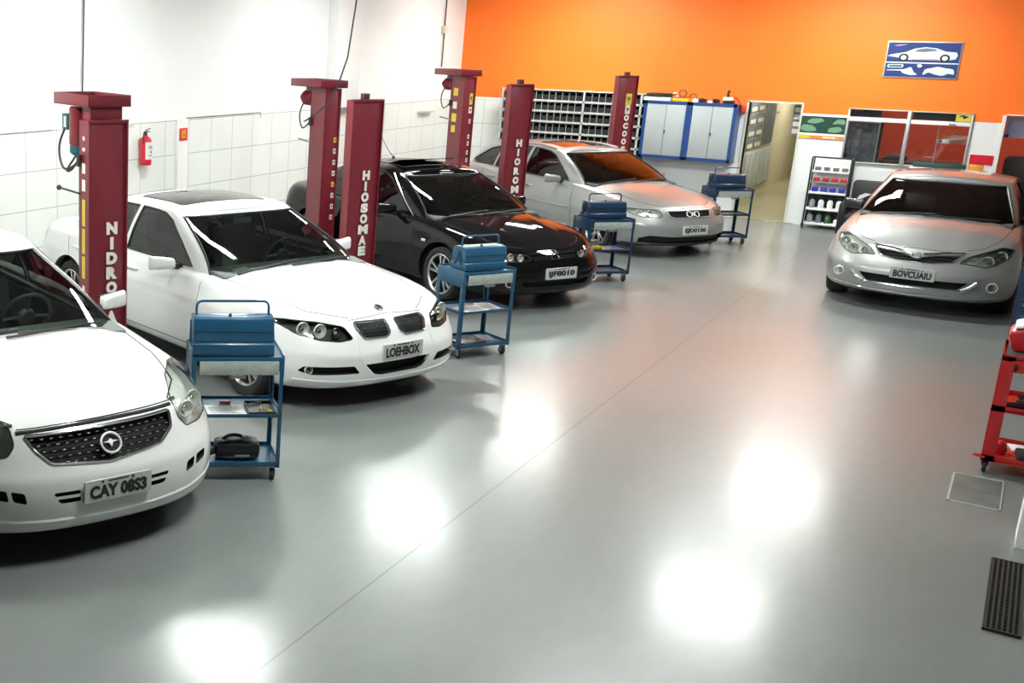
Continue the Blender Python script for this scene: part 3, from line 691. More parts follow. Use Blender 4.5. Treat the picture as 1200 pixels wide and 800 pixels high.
# ------------------------------------------------------------------ two-post lifts
def post(label, loc, yaw, w, d, h, master, letters=None, lsize=.17, ltop=1.2, lx=0., stickers=(), side_marks=(), lstep=None):
    """local +y faces away; the wide face is at local -y"""
    t = thing('lift_post', label, 'lift post', (loc[0], loc[1], 0), yaw, 'dark red posts of the two-post car lifts')
    b = BM()
    bx(b, -w/2, w/2, -d/2, -d/2+.012, .02, h, bev=.003)             # front skin
    bx(b, -w/2, -w/2+.012, -d/2, d/2, .02, h); bx(b, w/2-.012, w/2, -d/2, d/2, .02, h)
    bx(b, -w/2, -w/2+.09, d/2-.012, d/2, .02, h); bx(b, w/2-.09, w/2, d/2-.012, d/2, .02, h)
    bx(b, -w/2-.012, w/2+.012, -d/2-.016, -d/2+.002, h-.02, h+.006, bev=.002)
    bx(b, -w/2-.008, -w/2+.004, -d/2-.018, -d/2+.002, .02, h); bx(b, w/2-.004, w/2+.008, -d/2-.018, -d/2+.002, .02, h)
    obj('column', b, M['lift_red'], t)
    b = BM(); bx(b, -w/2+.012, w/2-.012, -d/2+.012, d/2, h-.03, h-.012); obj('column_inside', b, M['lift_dark'], t)
    b = BM(); bx(b, -w/2-.1, w/2+.1, -d/2-.1, d/2+.16, 0, .02, bev=.003); obj('base_plate', b, M['lift_dark'], t)
    for sx in (-1, 1):
        for y in (-d/2-.07, d/2+.12):
            b = BM(); lathe(b, [(0, .045), (.014, .045), (.016, .02), (.026, .02), (.026, .018)], Matrix.Translation((sx*(w/2+.06), y, 0)), 6); obj('anchor_bolt', b, M['steel'], t)
    b = BM(); bx(b, -w/2+.03, w/2-.03, d/2-.03, d/2+.10, .18, .60, bev=.008); obj('carriage', b, M['lift_dark'], t)
    if master:
        nk = .10 if master == 2 else .012
        b = BM(); bx(b, -w/2+.02, w/2-.03, -d/2+.01, d/2-.01, h, h+nk, bev=.004); obj('neck', b, M['lift_red'], t)
        pw0, pw1, pd0, pd1 = -w/2-.02, w/2+.02, -d/2-.03, d/2+.36
        if master == 1: pw0, pw1, pd1 = -w/2-.08, w/2+.08, d/2+.34
        b = BM(); z0, z1 = h+nk, h+nk+.085
        bx(b, pw0, pw1, pd0, pd1, z0, z0+.01)
        for x0, x1, y0, y1 in ((pw0, pw1, pd0, pd0+.012), (pw0, pw1, pd1-.012, pd1), (pw0, pw0+.012, pd0, pd1), (pw1-.012, pw1, pd0, pd1)): bx(b, x0, x1, y0, y1, z0, z1, bev=.002)
        obj('top_tray', b, M['lift_red'], t)
        acc = M['teal'] if master == 2 else M['lift_dark']
        mx_ = -w/2+.06
        if master == 2: Mm = Matrix.Translation((mx_, d/2+.10, z0-.30)); ln = .29
        else: Mm = Matrix.Translation((mx_, d/2+.02, z0-.13)) @ Matrix.Rotation(-PI/2, 4, 'X'); ln = .20
        b = BM(); lathe(b, [(0, 0), (.07, 0), (.078, .02), (.078, ln-.015), (.066, ln), (0, ln)], Mm, 24)
        if master == 1:
            for k in range(5): lathe(b, [(.078, .03+k*.03), (.090, .032+k*.03), (.090, .04+k*.03), (.078, .042+k*.03)], Mm, 24)
            bx(b, mx_-.04, mx_+.04, d/2+.03, d/2+.16, z0-.11, z0, bev=.01)
        mt = obj('motor', b, M['lift_red'], t)
        b = BM()
        if master == 2: lathe(b, [(0, -.07), (.05, -.07), (.074, -.05), (.074, .0), (0, 0)], Mm, 24)
        else: lathe(b, [(0, ln), (.04, ln), (.045, ln+.05), (.02, ln+.06), (0, ln+.06)], Mm, 16)
        obj('motor_cap', b, acc, mt)
        if master == 2:
            b = BM(); bx(b, mx_-.05, mx_+.05, d/2+.20, d/2+.29, z0-.19, z0-.07, bev=.008); sb = obj('switch_box', b, acc, t)
            b = BM(); bx(b, mx_-.054, mx_-.05, d/2+.22, d/2+.25, z0-.17, z0-.09); obj('switch_print', b, M['sticker_white'], sb)
        sx_ = -w/2-.02
        b = BM(); e0 = d/2+(.24 if master == 2 else .17)
        tube(b, arc_pts([(sx_+.04, e0, z0-.16), (sx_+.0, e0+.06, z0-.32), (sx_, e0-.02, z0-.50), (sx_-.005, d/2+.02, z0-.44), (sx_+.002, d/2-.04, z0-.38)], .11, 6), .009, 8)
        if master == 2: tube(b, arc_pts([(sx_+.06, d/2+.10, z0-.36), (sx_, d/2+.18, z0-.50), (sx_, d/2+.08, z0-.48), (sx_+.0, d/2-.02, z0-.40)], .07, 6), .008, 8)
        obj('motor_cable', b, M['cable'], t)
        b = BM(); bx(b, -w/2-.03, -w/2, d/2-.05, d/2-.01, z0-.44, z0-.35, bev=.006); obj('cable_entry', b, M['cable'], t)
        if master == 2:
            b = BM(); tube(b, [(-w/2-.01, d/2-.03, h-.54), (-w/2-.02, d/2+.27, h-.53)], .008, 8)
            bmesh.ops.create_uvsphere(b, u_segments=12, v_segments=8, radius=.021, matrix=Matrix.Translation((-w/2-.02, d/2+.28, h-.53)))
            obj('release_lever', b, M['cable'], t)
        else:
            b = BM(); tube(b, [(-w/2-.0, d/2-.03, h-.62), (-w/2-.02, d/2+.20, h-.60)], .010, 8); obj('release_lever', b, M['steel'], t)
    else:
        b = BM(); bx(b, -.035, .035, -.03, .03, h-.012, h+.06, bev=.004); obj('top_bracket', b, M['lift_dark'], t)
        b = BM(); bx(b, -w/2-.01, w/2+.01, -d/2, -d/2+.02, h, h+.008); obj('top_rail', b, M['lift_dark'], t)
    if letters:
        st = lstep or lsize*1.15
        for i, chh in enumerate(letters):
            Mx = Matrix.Translation((lx, -d/2-.0195, ltop-i*st)) @ Matrix.Rotation(PI/2, 4, 'X')
            wdt = {'I': .22, 'M': .95}.get(chh, .72)
            text_obj('letter', chh, lsize, M['letter_white'], Mx, t, depth=.0015, bold=.012*lsize/.17, fit=(lsize*wdt*1.12, lsize*.80))
    for (x, z, sw, sh, m) in stickers:                            # on the wide face
        b = BM(); bx(b, x-sw/2, x+sw/2, -d/2-.0022, -d/2-.0002, z-sh/2, z+sh/2); so = obj('sticker', b, M[m], t)
        b = BM(); bx(b, x-sw*.28, x+sw*.28, -d/2-.003, -d/2-.0022, z-sh*.12, z+sh*.22); bx(b, x-sw*.1, x+sw*.1, -d/2-.003, -d/2-.0022, z-sh*.35, z-sh*.2); obj('sticker_print', b, M['ink'], so)
    for (sd, y, z, sw, sh, m) in side_marks:                      # on a narrow side face
        b = BM(); x = sd*(w/2+.0005)
        bx(b, x-.001, x+.0015*sd+.001, y-sw/2, y+sw/2, z-sh/2, z+sh/2); obj('side_sticker', b, M[m], t)
    return t
YA, YBB, YC = PI/2-.361, PI/2-.497, PI/2-.568
st1 = [(-1, .0, 2.05-.16-k*.0, .03, .03, 'sticker_white') for k in range(1)]
sm = [(-1, 0, 1.92, .03, .03, 'sticker_white'), (-1, 0, 1.84, .04, .025, 'sticker_white'), (-1, 0, 1.70, .05, .075, 'sticker_white'), (-1, 0, 1.575, .05, .085, 'sticker_white'),
      (-1, .0, 1.37, .045, .20, 'sticker_yellow'), (-1, 0, 1.155, .045, .19, 'sticker_yellow'), (-1, 0, .955, .045, .17, 'sticker_yellow'), (-1, 0, .79, .04, .05, 'sticker_white'), (-1, 0, .66, .02, .015, 'sticker_white')]
post('dark red lift post with white letters NIDRO behind the nearest white car', (-5.62, 6.80), YA, .32, .15, 2.05, 2, 'NIDROMAR', .118, 1.255, .03, side_marks=sm, lstep=.114)
def small_marks(n, z0, z1, x):
    out = []
    for k in range(n):
        out.append((x, lerp(z0, z1, k/(n-1)), .036, .058, ('sticker_yellow', 'sticker_white', 'sticker_white', 'sticker_white')[k % 4] if n > 6 else 'sticker_white'))
    return out
post('dark red lift post with motor and top tray left of the white lettered one', (-6.76, 12.22), YBB, .20, .30, 2.095, 1, stickers=small_marks(8, 1.52, .62, .065))
s3 = [(.045, 1.84, .05, .16, 'sticker_yellow'), (.045, 1.68, .05, .09, 'sticker_white')] + [(.05, z, .03, .06, 'sticker_white') for z in (1.52, 1.30, 1.20, 1.07, .96, .84, .72)]
sm3 = [(-1, .03, 1.93, .11, .11, 'sticker_yellow'), (-1, .03, 1.74, .10, .10, 'sticker_white'), (-1, .03, 1.56, .12, .12, 'sticker_yellow'), (-1, .03, 1.40, .10, .10, 'sticker_yellow')]
post('dark red lift post with round yellow stickers beside the corner of the orange wall', (-6.93, 16.62), YC, .19, .32, 2.15, 1, stickers=s3, side_marks=sm3)
post('dark red lift post lettered HIOSOMA between the second white car and the black car', (-5.33, 10.42), YA, .38, .09, 2.095, 0, 'HIOSOMAE', .118, 1.375, .02, lstep=.107)
post('dark red lift post lettered HIOROM standing before the silver hatchback', (-5.33, 14.56), YBB, .345, .09, 2.15, 0, 'HIOROMAR', .115, 1.435, .02, lstep=.116)
post('dark red lift post with yellow sticker in front of the bin rack', (-5.30, 19.02), YC, .36, .09, 2.18, 0, 'OCOOS', .115, 1.55, .03, stickers=[(.05, 1.83, .11, .17, 'sticker_yellow'), (.05, 1.675, .09, .13, 'sticker_white')], lstep=.12)
b = BM(); bx(b, -5.95, -5.55, 11.40, 11.44, 1.80, 1.90)
b.free()
CB2 = [(-6.55, 12.65, H), (-6.55, 12.44, 3.08), (-6.53, 12.27, 2.45), (-6.53, 12.10, 2.18), (-6.55, 11.97, 1.97), (-6.66, 11.86, 1.84), (-6.84, 11.93, 1.74), (-6.93, 12.05, 1.72)]
# supply cables hanging from the ceiling
cable([(XL+.03, 10.0, H), (XL+.03, 10.0, 3.2), (XL+.03, 9.97, 2.0)], 'thin cable running down the wall to the nearest lift motor')
cable(CB2, 'loose black cable hanging in front of the second lift post', .009)
c3_ = cable([(XL+.03, 19.45, H), (XL+.03, 19.45, 2.6), (XL+.03, 19.45, 2.2)], 'grey conduit running down the wall near the orange corner', .012)
b = BM(); bx(b, XL+.001, XL+.06, 19.37, 19.53, 2.76, 2.88, bev=.01); obj('junction_box', b, M['off_white'], c3_)
# wall brackets holding jacking arms aside
for (y, z, l) in ((10.55, 1.62, 'short pale wall bracket behind the nearest lift post'), (18.9, 1.46, 'short pale wall bracket beside the third lift post')):
    b = BM(); bx(b, XL+.012, XL+.10, y-.25, y+.25, z, z+.03, bev=.006); tag(obj('wall_bracket', b, M['off_white']), l, 'bracket')
# ------------------------------------------------------------------ tool carts
def cart(label, loc, yaw, w=.53, d=.36, h=.76, blue='cart_blue', mid=.42, curved=False):
    """front (drawer) at local -y"""
    t = thing('tool_cart', label, 'tool cart', (loc[0], loc[1], 0), yaw, 'blue tool carts beside the cars')
    m = M[blue]; x0, x1, y0, y1 = -w/2, w/2, -d/2, d/2
    for sx in (-1, 1):
        for sy in (-1, 1):
            b = BM(); lw = .042
            xa = sx*w/2; ya = sy*d/2
            bx(b, min(xa, xa-sx*.006), max(xa, xa-sx*.006), min(ya, ya-sy*lw), max(ya, ya-sy*lw), .09, h, bev=.001)
            bx(b, min(xa, xa-sx*lw*.6), max(xa, xa-sx*lw*.6), min(ya, ya-sy*.006), max(ya, ya-sy*.006), .09, h, bev=.001)
            obj('leg', b, m, t)
            b = BM(); cx, cy = xa-sx*.04, ya-sy*.04
            lathe(b, [(0, -.012), (.034, -.012), (.038, -.008), (.038, .008), (.034, .012), (0, .012)], Matrix.Translation((cx, cy, .038)) @ Matrix.Rotation(PI/2, 4, 'Y'), 20, mi=0)
            lathe(b, [(0, -.0135), (.016, -.0135), (.018, -.011)], Matrix.Translation((cx, cy, .038)) @ Matrix.Rotation(PI/2, 4, 'Y'), 16, mi=1)
            lathe(b, [(0, .0135), (.016, .0135), (.018, .011)], Matrix.Translation((cx, cy, .038)) @ Matrix.Rotation(PI/2, 4, 'Y'), 16, mi=1)
            bx(b, cx-.02, cx-.016, cy-.018, cy+.018, .03, .085, mi=1); bx(b, cx+.016, cx+.02, cy-.018, cy+.018, .03, .085, mi=1); bx(b, cx-.025, cx+.025, cy-.025, cy+.025, .085, .092, mi=1)
            obj('caster', b, [M['rubber'], M['steel']], t)
    def tray(z, hh, name):
        b = BM(); bx(b, x0, x1, y0, y1, z, z+.006)
        for q in ((x0, x1, y0, y0+.004), (x0, x1, y1-.004, y1), (x0, x0+.004, y0, y1), (x1-.004, x1, y0, y1)): bx(b, *q, z, z+hh)
        return obj(name, b, m, t)
    tray(.10, .03, 'bottom_shelf'); tray(mid, .022, 'middle_shelf')
    b = BM(); zt = h
    bx(b, x0, x1, y0, y1, zt-.012, zt-.004)
    bx(b, x0-.003, x0+.004, y0, y1, zt-.125, zt+.015, bev=.0015); bx(b, x1-.004, x1+.003, y0, y1, zt-.125, zt+.015, bev=.0015)
    bx(b, x0, x1, y1-.004, y1+.003, zt-.125, zt+.015, bev=.0015); bx(b, x0, x1, y0-.002, y0+.006, zt-.02, zt+.004, bev=.001)
    obj('top_tray', b, m, t)
    b = BM(); bx(b, x0+.045, x1-.03, y0-.004, y0+.004, zt-.108, zt-.022, bev=.003); bx(b, x0+.05, x1-.035, y0, y1-.03, zt-.105, zt-.098)
    dr = obj('drawer', b, M['cart_grey'], t)
    b = BM(); bx(b, -.05, .05, y0-.018, y0-.003, zt-.128, zt-.108, bev=.004); obj('drawer_pull', b, M['steel'], dr)
    return t
def toolbox(label, loc, yaw, w=.44, d=.20, h=.20, blue='cart_blue', tall=0., grey_top=True):
    t = thing('toolbox', label, 'toolbox', loc, yaw, 'blue cantilever toolboxes on the carts')
    m = M[blue]
    X = Matrix.Rotation(PI/2, 4, 'Z') @ Matrix.Rotation(PI/2, 4, 'X')       # profile (y, z) extruded along x
    b = BM(); prism(b, [(-d/2, 0), (d/2, 0), (d/2, h*.30), (d*.42, h*.36), (-d*.42, h*.36), (-d/2, h*.30)], -w/2, w/2, X, bev=.002); obj('base_tray', b, m, t)
    for sy in (-1, 1):
        b = BM(); q = [(sy*.003, h*.37), (sy*d*.46, h*.37), (sy*d*.43, h*.62), (sy*d*.46, h*.64), (sy*d*.40, h*.96), (sy*d*.22, h), (sy*.003, h)]
        if sy < 0: q.reverse()
        prism(b, q, -w/2+.006, w/2-.006, X, bev=.0015); lid = obj('lid', b, m, t)
        if grey_top:
            b = BM(); q = [(sy*.006, h+.0005), (sy*d*.21, h+.0005), (sy*d*.21, h+.002), (sy*.006, h+.002)]
            if sy < 0: q.reverse()
            prism(b, q, -w/2+.015, w/2-.015, X); obj('lid_top', b, M['cart_grey'], lid)
    for sx in (-1, 1):
        for y in (-.05, .05):
            b = BM(); tube(b, [(sx*(w/2+.004), y, h*.2), (sx*(w/2+.004), -y*.3, h*.85)], .005, 6); obj('hinge_arm', b, m, t)
    b = BM(); hh = h+.085+tall
    tube(b, arc_pts([(-w/2+.03, -.0, h*.8), (-w/2+.03, 0, hh), (w/2-.03, 0, hh), (w/2-.03, 0, h*.8)], .04, 6), .008, 10); obj('handle', b, m, t)
    b = BM(); bmesh.ops.create_uvsphere(b, u_segments=10, v_segments=8, radius=.012, matrix=Matrix.Translation((-.02, -d*.2, h+.008))); obj('latch', b, m, t)
    return t
def sheet(name, m, cx, cy, z, w, d, yaw, th=.0015, lab=None, cat='paper', parent=None):
    b = BM(); bx(b, -w/2, w/2, -d/2, d/2, 0, th)
    o = obj(name, b, m, loc=(cx, cy, z), rotz=yaw); tag(o, lab, cat); return o
# cart 1, in front of the nearest white car
Y1 = rad(40.4)
n1 = Vector((math.sin(Y1), -math.cos(Y1)));  r1 = Vector((math.cos(Y1), math.sin(Y1)))
c1 = Vector((-3.676, 5.745)) - n1*.19
cart('blue tool cart between the two white cars, with papers and a black vacuum case', c1, Y1, .56, .38, .80, 'cart_blue', mid=.42)
def on(c, r, n, a, f): v = c + r*a + n*f; return v.x, v.y
x, y = on(c1, r1, n1, -.03, .07)
TB1 = toolbox('large blue toolbox with tall handle on the cart between the two white cars', (x, y, .805), Y1, .50, .20, .235, 'cart_blue', tall=.0, grey_top=False)
x, y = on(c1, r1, n1, -.235, -.08)
b = BM(); bx(b, -.035, .035, -.09, .09, 0, .05, bev=.004); tag(obj('tin_box', b, M['steel'], loc=(x, y, .805), rotz=Y1), 'small dull metal tin at the left of the large toolbox', 'tin')
z_ = .426+.002
x, y = on(c1, r1, n1, -.055, .06)
o = sheet('work_sheet', M['paper'], x, y, z_, .24, .20, Y1+.06, .002, 'printed white work sheet on the middle shelf of the nearest cart', 'paper')
b = BM()
for k in range(7): bx(b, -.10, .09-(k % 3)*.02, -.07+k*.02, -.066+k*.02, .002, .0026)
bx(b, -.03, .05, .075, .09, .002, .0028)
obj('printed_lines', b, M['ink'], o)
x, y = on(c1, r1, n1, -.04, -.07)
b = BM(); bx(b, -.035, .035, -.012, .012, 0, .02, bev=.004); tag(obj('pink_clip', b, M['poster_pink'], loc=(x, y, z_), rotz=Y1), 'small pink and white clip above the work sheet', 'clip')
x, y = on(c1, r1, n1, .165, .045)
tt = thing('tool_tray', 'black tray of small tools on the middle shelf of the nearest cart', 'tray', (x, y, z_), Y1)
b = BM(); bx(b, -.085, .085, -.12, .12, 0, .003)
for q in ((-.085, .085, -.12, -.117), (-.085, .085, .117, .12), (-.085, -.082, -.12, .12), (.082, .085, -.12, .12)): bx(b, *q, 0, .018)
obj('tray', b, M['black_plastic'], tt)
for k, (a, bb, m, l) in enumerate(((-.05, .05, 'steel', 'small steel spanner at the back of the black tool tray'), (.0, -.02, 'yellow', 'yellow handled screwdriver lying in the black tool tray'), (.045, -.07, 'yellow', 'small yellow handled tool at the front of the black tool tray'), (-.01, .085, 'steel', 'thin steel bit at the back edge of the black tool tray'))):
    xx, yy = on(Vector((x, y)), r1, n1, a, -bb); an = Y1+.5+k*.9
    b = BM(); tube(b, [(-.03, 0, .012), (.005, 0, .012)], .007, 8); bd = obj('hand_tool', b, M[m], loc=(xx, yy, z_+.002), rotz=an); tag(bd, l, 'hand tool')
    b = BM(); tube(b, [(.005, 0, .012), (.045, 0, .012)], .0028, 6); obj('shaft', b, M['steel'], bd)
x, y = on(c1, r1, n1, .03, .03)
vc = thing('vacuum_cleaner', 'black rounded vacuum case with pale cap, bottom shelf of nearest cart', 'vacuum', (x, y, .108), Y1)
b = BM(); box(b, (0, 0, .062), (.29, .17, .12), bev=.035); obj('body', b, M['black_plastic'], vc, subsurf=1)
b = BM(); lathe(b, [(0, .02), (.032, .016), (.04, 0)], Matrix.Translation((.06, -.01, .12)), 20); obj('pale_cap', b, M['cart_grey'], vc)
b = BM(); tube(b, arc_pts([(-.10, 0, .10), (-.06, 0, .145), (.02, 0, .145), (.05, 0, .11)], .04), .011, 10); obj('grip', b, M['rubber'], vc)
b = BM(); tube(b, arc_pts([(-.13, -.02, .05), (-.19, -.04, .04), (-.22, -.07, .03)], .05), .02, 10); obj('hose', b, M['rubber'], vc)
b = BM(); bx(b, -.02, .07, -.088, -.084, .03, .042); obj('nameplate', b, M['bottle_grey'], vc)
# cart 2, in front of the black car
Y2 = math.atan2(9.84-9.37, -3.47+3.75)
n2 = Vector((math.sin(Y2), -math.cos(Y2))); r2 = Vector((math.cos(Y2), math.sin(Y2)))
c2 = (Vector((-3.47, 9.83))+Vector((-3.75, 9.36)))/2 - n2*.19
cart('blue tool cart between the second white car and the black car', c2, Y2, .54, .38, .76, 'cart_blue', mid=.40)
x, y = on(c2, r2, n2, -.01, .03)
toolbox('blue cantilever toolbox on the cart in front of the black car', (x, y, .765), Y2, .44, .21, .20, 'cart_blue')
o_ = [(-.06, .05, .26, .19, .1, 'white open booklet on the middle shelf of the cart before the black car'), (.14, .0, .16, .21, -.2, 'folded newspaper on the middle shelf of the cart before the black car')]
for a, f, w, d, an, l in o_:
    x, y = on(c2, r2, n2, a, f); oo = sheet('paper_sheet', M['paper'], x, y, .408, w, d, Y2+an, .004, l)
    b = BM()
    for k in range(5): bx(b, -w*.4, w*.3, -d*.4+k*d*.18, -d*.4+k*d*.18+.012, .004, .0046)
    obj('print_blocks', b, M['ink'], oo)
x, y = on(c2, r2, n2, -.05, 0.02)
b = BM(); bx(b, -.16, .12, -.12, .12, 0, .02, bev=.005); tag(obj('black_folder', b, M['black_plastic'], loc=(x, y, .107), rotz=Y2+.2), 'black folder on the bottom shelf of the cart before the black car', 'folder')
x, y = on(c2, r2, n2, .17, -.02); sheet('grey_card', M['bottle_grey'], x, y, .107, .13, .18, Y2-.3, .006, 'grey card beside the black folder on the bottom shelf', 'card')
# cart 3, between the black car and the silver hatchback
Y3 = math.atan2(13.90-13.49, -3.585+3.97)
n3 = Vector((math.sin(Y3), -math.cos(Y3))); r3 = Vector((math.cos(Y3), math.sin(Y3)))
c3 = (Vector((-3.585, 13.90))+Vector((-3.96, 13.49)))/2 - n3*.19
cart('dark blue tool cart between the black car and the silver hatchback', c3, Y3, .55, .38, .72, 'cart_blue_dark', mid=.36)
x, y = on(c3, r3, n3, -.02, .0)
toolbox('dark blue toolbox on the cart next to the silver hatchback headlight', (x, y, .725), Y3, .46, .22, .19, 'cart_blue_dark', grey_top=False)
x, y = on(c3, r3, n3, -.10, .02); b = BM(); bx(b, -.08, .08, -.05, .05, 0, .03, bev=.006); tag(obj('yellow_box', b, M['yellow'], loc=(x, y, .368), rotz=Y3), 'yellow box on the middle shelf of the dark blue cart', 'box')
x, y = on(c3, r3, n3, -.08, -.10); b = BM(); bx(b, -.09, .09, -.04, .04, 0, .07, bev=.006); bx(b, -.088, .088, -.038, .038, .071, .078); tag(obj('grey_case', b, M['cart_grey'], loc=(x, y, .368), rotz=Y3), 'grey case behind the yellow box on the dark blue cart', 'case')
# cart 4, beside the doorway
Y4 = math.atan2(17.73-17.36, -3.065+3.48)
n4 = Vector((math.sin(Y4), -math.cos(Y4))); r4 = Vector((math.cos(Y4), math.sin(Y4)))
c4 = (Vector((-3.065, 17.73))+Vector((-3.47, 17.37)))/2 - n4*.18
cart('dark blue tool cart beside the doorway, farthest of the four', c4, Y4, .55, .36, .76, 'cart_blue_dark', mid=.40)
x, y = on(c4, r4, n4, -.03, .0)
toolbox('dark blue toolbox on the cart beside the doorway', (x, y, .765), Y4, .44, .22, .19, 'cart_blue_dark', grey_top=False)
# red service cart at the right edge -------------------------------------------
rc = thing('red_service_cart', 'red wheeled service cart at the right edge loaded with tools', 'service cart', (.035, 9.0, 0), 0)
w, d, h = .62, .50, .80
for sx in (0, 1):
    for sy in (0, 1):
        b = BM(); xa, ya = sx*w, sy*d
        bx(b, xa-(.075 if sx else 0), xa+(0 if sx else .075), ya-(.004 if sy else 0), ya+(0 if sy else .004), .09, h, bev=.001)
        bx(b, xa-(.004 if sx else 0), xa+(0 if sx else .004), ya-(.05 if sy else 0), ya+(0 if sy else .05), .09, h, bev=.001)
        obj('leg', b, M['cart_red'], rc)
        b = BM(); lathe(b, [(0, -.012), (.034, -.012), (.038, 0), (.034, .012), (0, .012)], Matrix.Translation((xa+(.03 if not sx else -.03), ya+(.05 if not sy else -.05), .038)) @ Matrix.Rotation(PI/2, 4, 'Y'), 18); bx(b, xa+(.01 if not sx else -.05), xa+(.05 if not sx else -.01), ya+(.03 if not sy else -.07), ya+(.07 if not sy else -.03), .05, .09)
        obj('caster', b, M['rubber'], rc)
for z, nm in ((.10, 'bottom_shelf'), (.44, 'middle_shelf'), (h-.02, 'top_shelf')):
    b = BM(); bx(b, 0, w, 0, d, z, z+.006)
    for q in ((0, w, 0, .004), (0, w, d-.004, d), (0, .004, 0, d), (w-.004, w, 0, d)): bx(b, *q, z-.01, z+.03)
    obj(nm, b, M['cart_red'], rc)
b = BM(); bx(b, .06, w-.06, -.004, .008, h-.10, h-.025, bev=.002); dr = obj('drawer', b, M['cart_red'], rc)
b = BM(); bx(b, .07, .085, -.016, -.003, h-.09, h-.045, bev=.003); obj('lock', b, M['cable'], dr)
b = BM(); tube(b, arc_pts([(.0, .02, .12), (-.045, .02, .12), (-.045, -.03, .13), (.02, -.03, .12)], .02), .007, 8); obj('tow_loop', b, M['cart_red'], rc)
b = BM(); bx(b, .02, w-.02, .02, d-.02, 0, .02, bev=.004); tag(obj('rubber_mat', b, M['rubber'], loc=(.035, 9.0, h-.012)), 'black rubber mat on top of the red cart', 'mat')
hd = thing('hand_lamp', 'red machine with pale rounded lid on top of the red cart', 'machine', (.27, 9.26, h+.009))
b = BM(); prism(b, [(-.19, .0), (.24, .0), (.24, .16), (-.10, .17), (-.22, .13), (-.23, .09)], -.13, .13, Matrix.Rotation(PI/2, 4, 'X'), bev=.02); obj('casing', b, M['cart_red'], hd)
b = BM(); prism(b, [(-.20, .14), (-.10, .175), (.24, .165), (.24, .195), (-.09, .205), (-.20, .165)], -.125, .125, Matrix.Rotation(PI/2, 4, 'X'), bev=.01); obj('pale_lid', b, M['white'], hd)
for k, (x, y, L_, a) in enumerate(((.20, 9.10, .20, .3), (.28, 9.16, .24, -.2), (.36, 9.12, .22, .5), (.24, 9.26, .20, .9), (.42, 9.24, .22, 0), (.34, 9.32, .2, -.6))):
    nms = ('nearest', 'second', 'third', 'fourth', 'fifth', 'farthest')
    b = BM(); tube(b, [(-L_/2, 0, .02), (0, 0, .022), (L_*.1, 0, .018)], [.018, .02, .012], 10); o = obj('air_tool', b, M['black_plastic'], loc=(x, y, .448+(.036 if k > 2 else 0)), rotz=a)
    tag(o, '%s dark hand tool in the pile on the middle shelf of the red cart' % nms[k], 'hand tool', 'tools heaped on the red cart')
    b = BM(); tube(b, [(L_*.1, 0, .02), (L_*.5, 0, .03)], .007, 8); obj('shaft', b, M['steel'], o)
b = BM(); bx(b, -.14, .14, -.10, .10, 0, .05, bev=.01); tag(obj('dark_case', b, M['rubber'], loc=(.36, 9.14, .107), rotz=.1), 'dark case on the bottom shelf of the red cart', 'case')
b = BM(); bx(b, -.12, .12, -.08, .08, 0, .008); tag(obj('manual', b, M['paper'], loc=(.30, 9.38, .107), rotz=.2), 'white manual lying at the back of the bottom shelf of the red cart', 'booklet')
b = BM(); lathe(b, [(0, 0), (.035, 0), (.045, .03), (.035, .075), (.015, .09), (0, .09)], seg=18); tag(obj('red_can', b, M['fire_red'], loc=(.125, 9.18, .107)), 'red round can on the bottom shelf of the red cart', 'can')
# blue cabinet cart behind it, cut by the right edge
bc_ = thing('blue_tool_cabinet', 'tall blue tool cabinet at the right edge beside the silver car', 'tool cabinet', (.36, 13.55, 0), .0)
b = BM(); bx(b, -.30, .35, -.25, .25, .08, .93, bev=.006); obj('body', b, M['cart_blue_dark'], bc_)
for k in range(5):
    b = BM(); bx(b, -.27, .32, -.262, -.25, .12+k*.155, .26+k*.155, bev=.004); dr = obj('drawer', b, M['cart_blue_dark'], bc_)
    b = BM(); bx(b, -.24, .29, -.275, -.262, .235+k*.155, .247+k*.155, bev=.003); obj('drawer_pull', b, M['steel'], dr)
for sx in (-.25, .30):
    for sy in (-.2, .2):
        b = BM(); lathe(b, [(0, -.015), (.04, -.015), (.04, .015), (0, .015)], Matrix.Translation((sx, sy, .04)) @ Matrix.Rotation(PI/2, 4, 'Y'), 16); bx(b, sx-.02, sx+.02, sy-.02, sy+.02, .05, .085); obj('caster', b, M['rubber'], bc_)
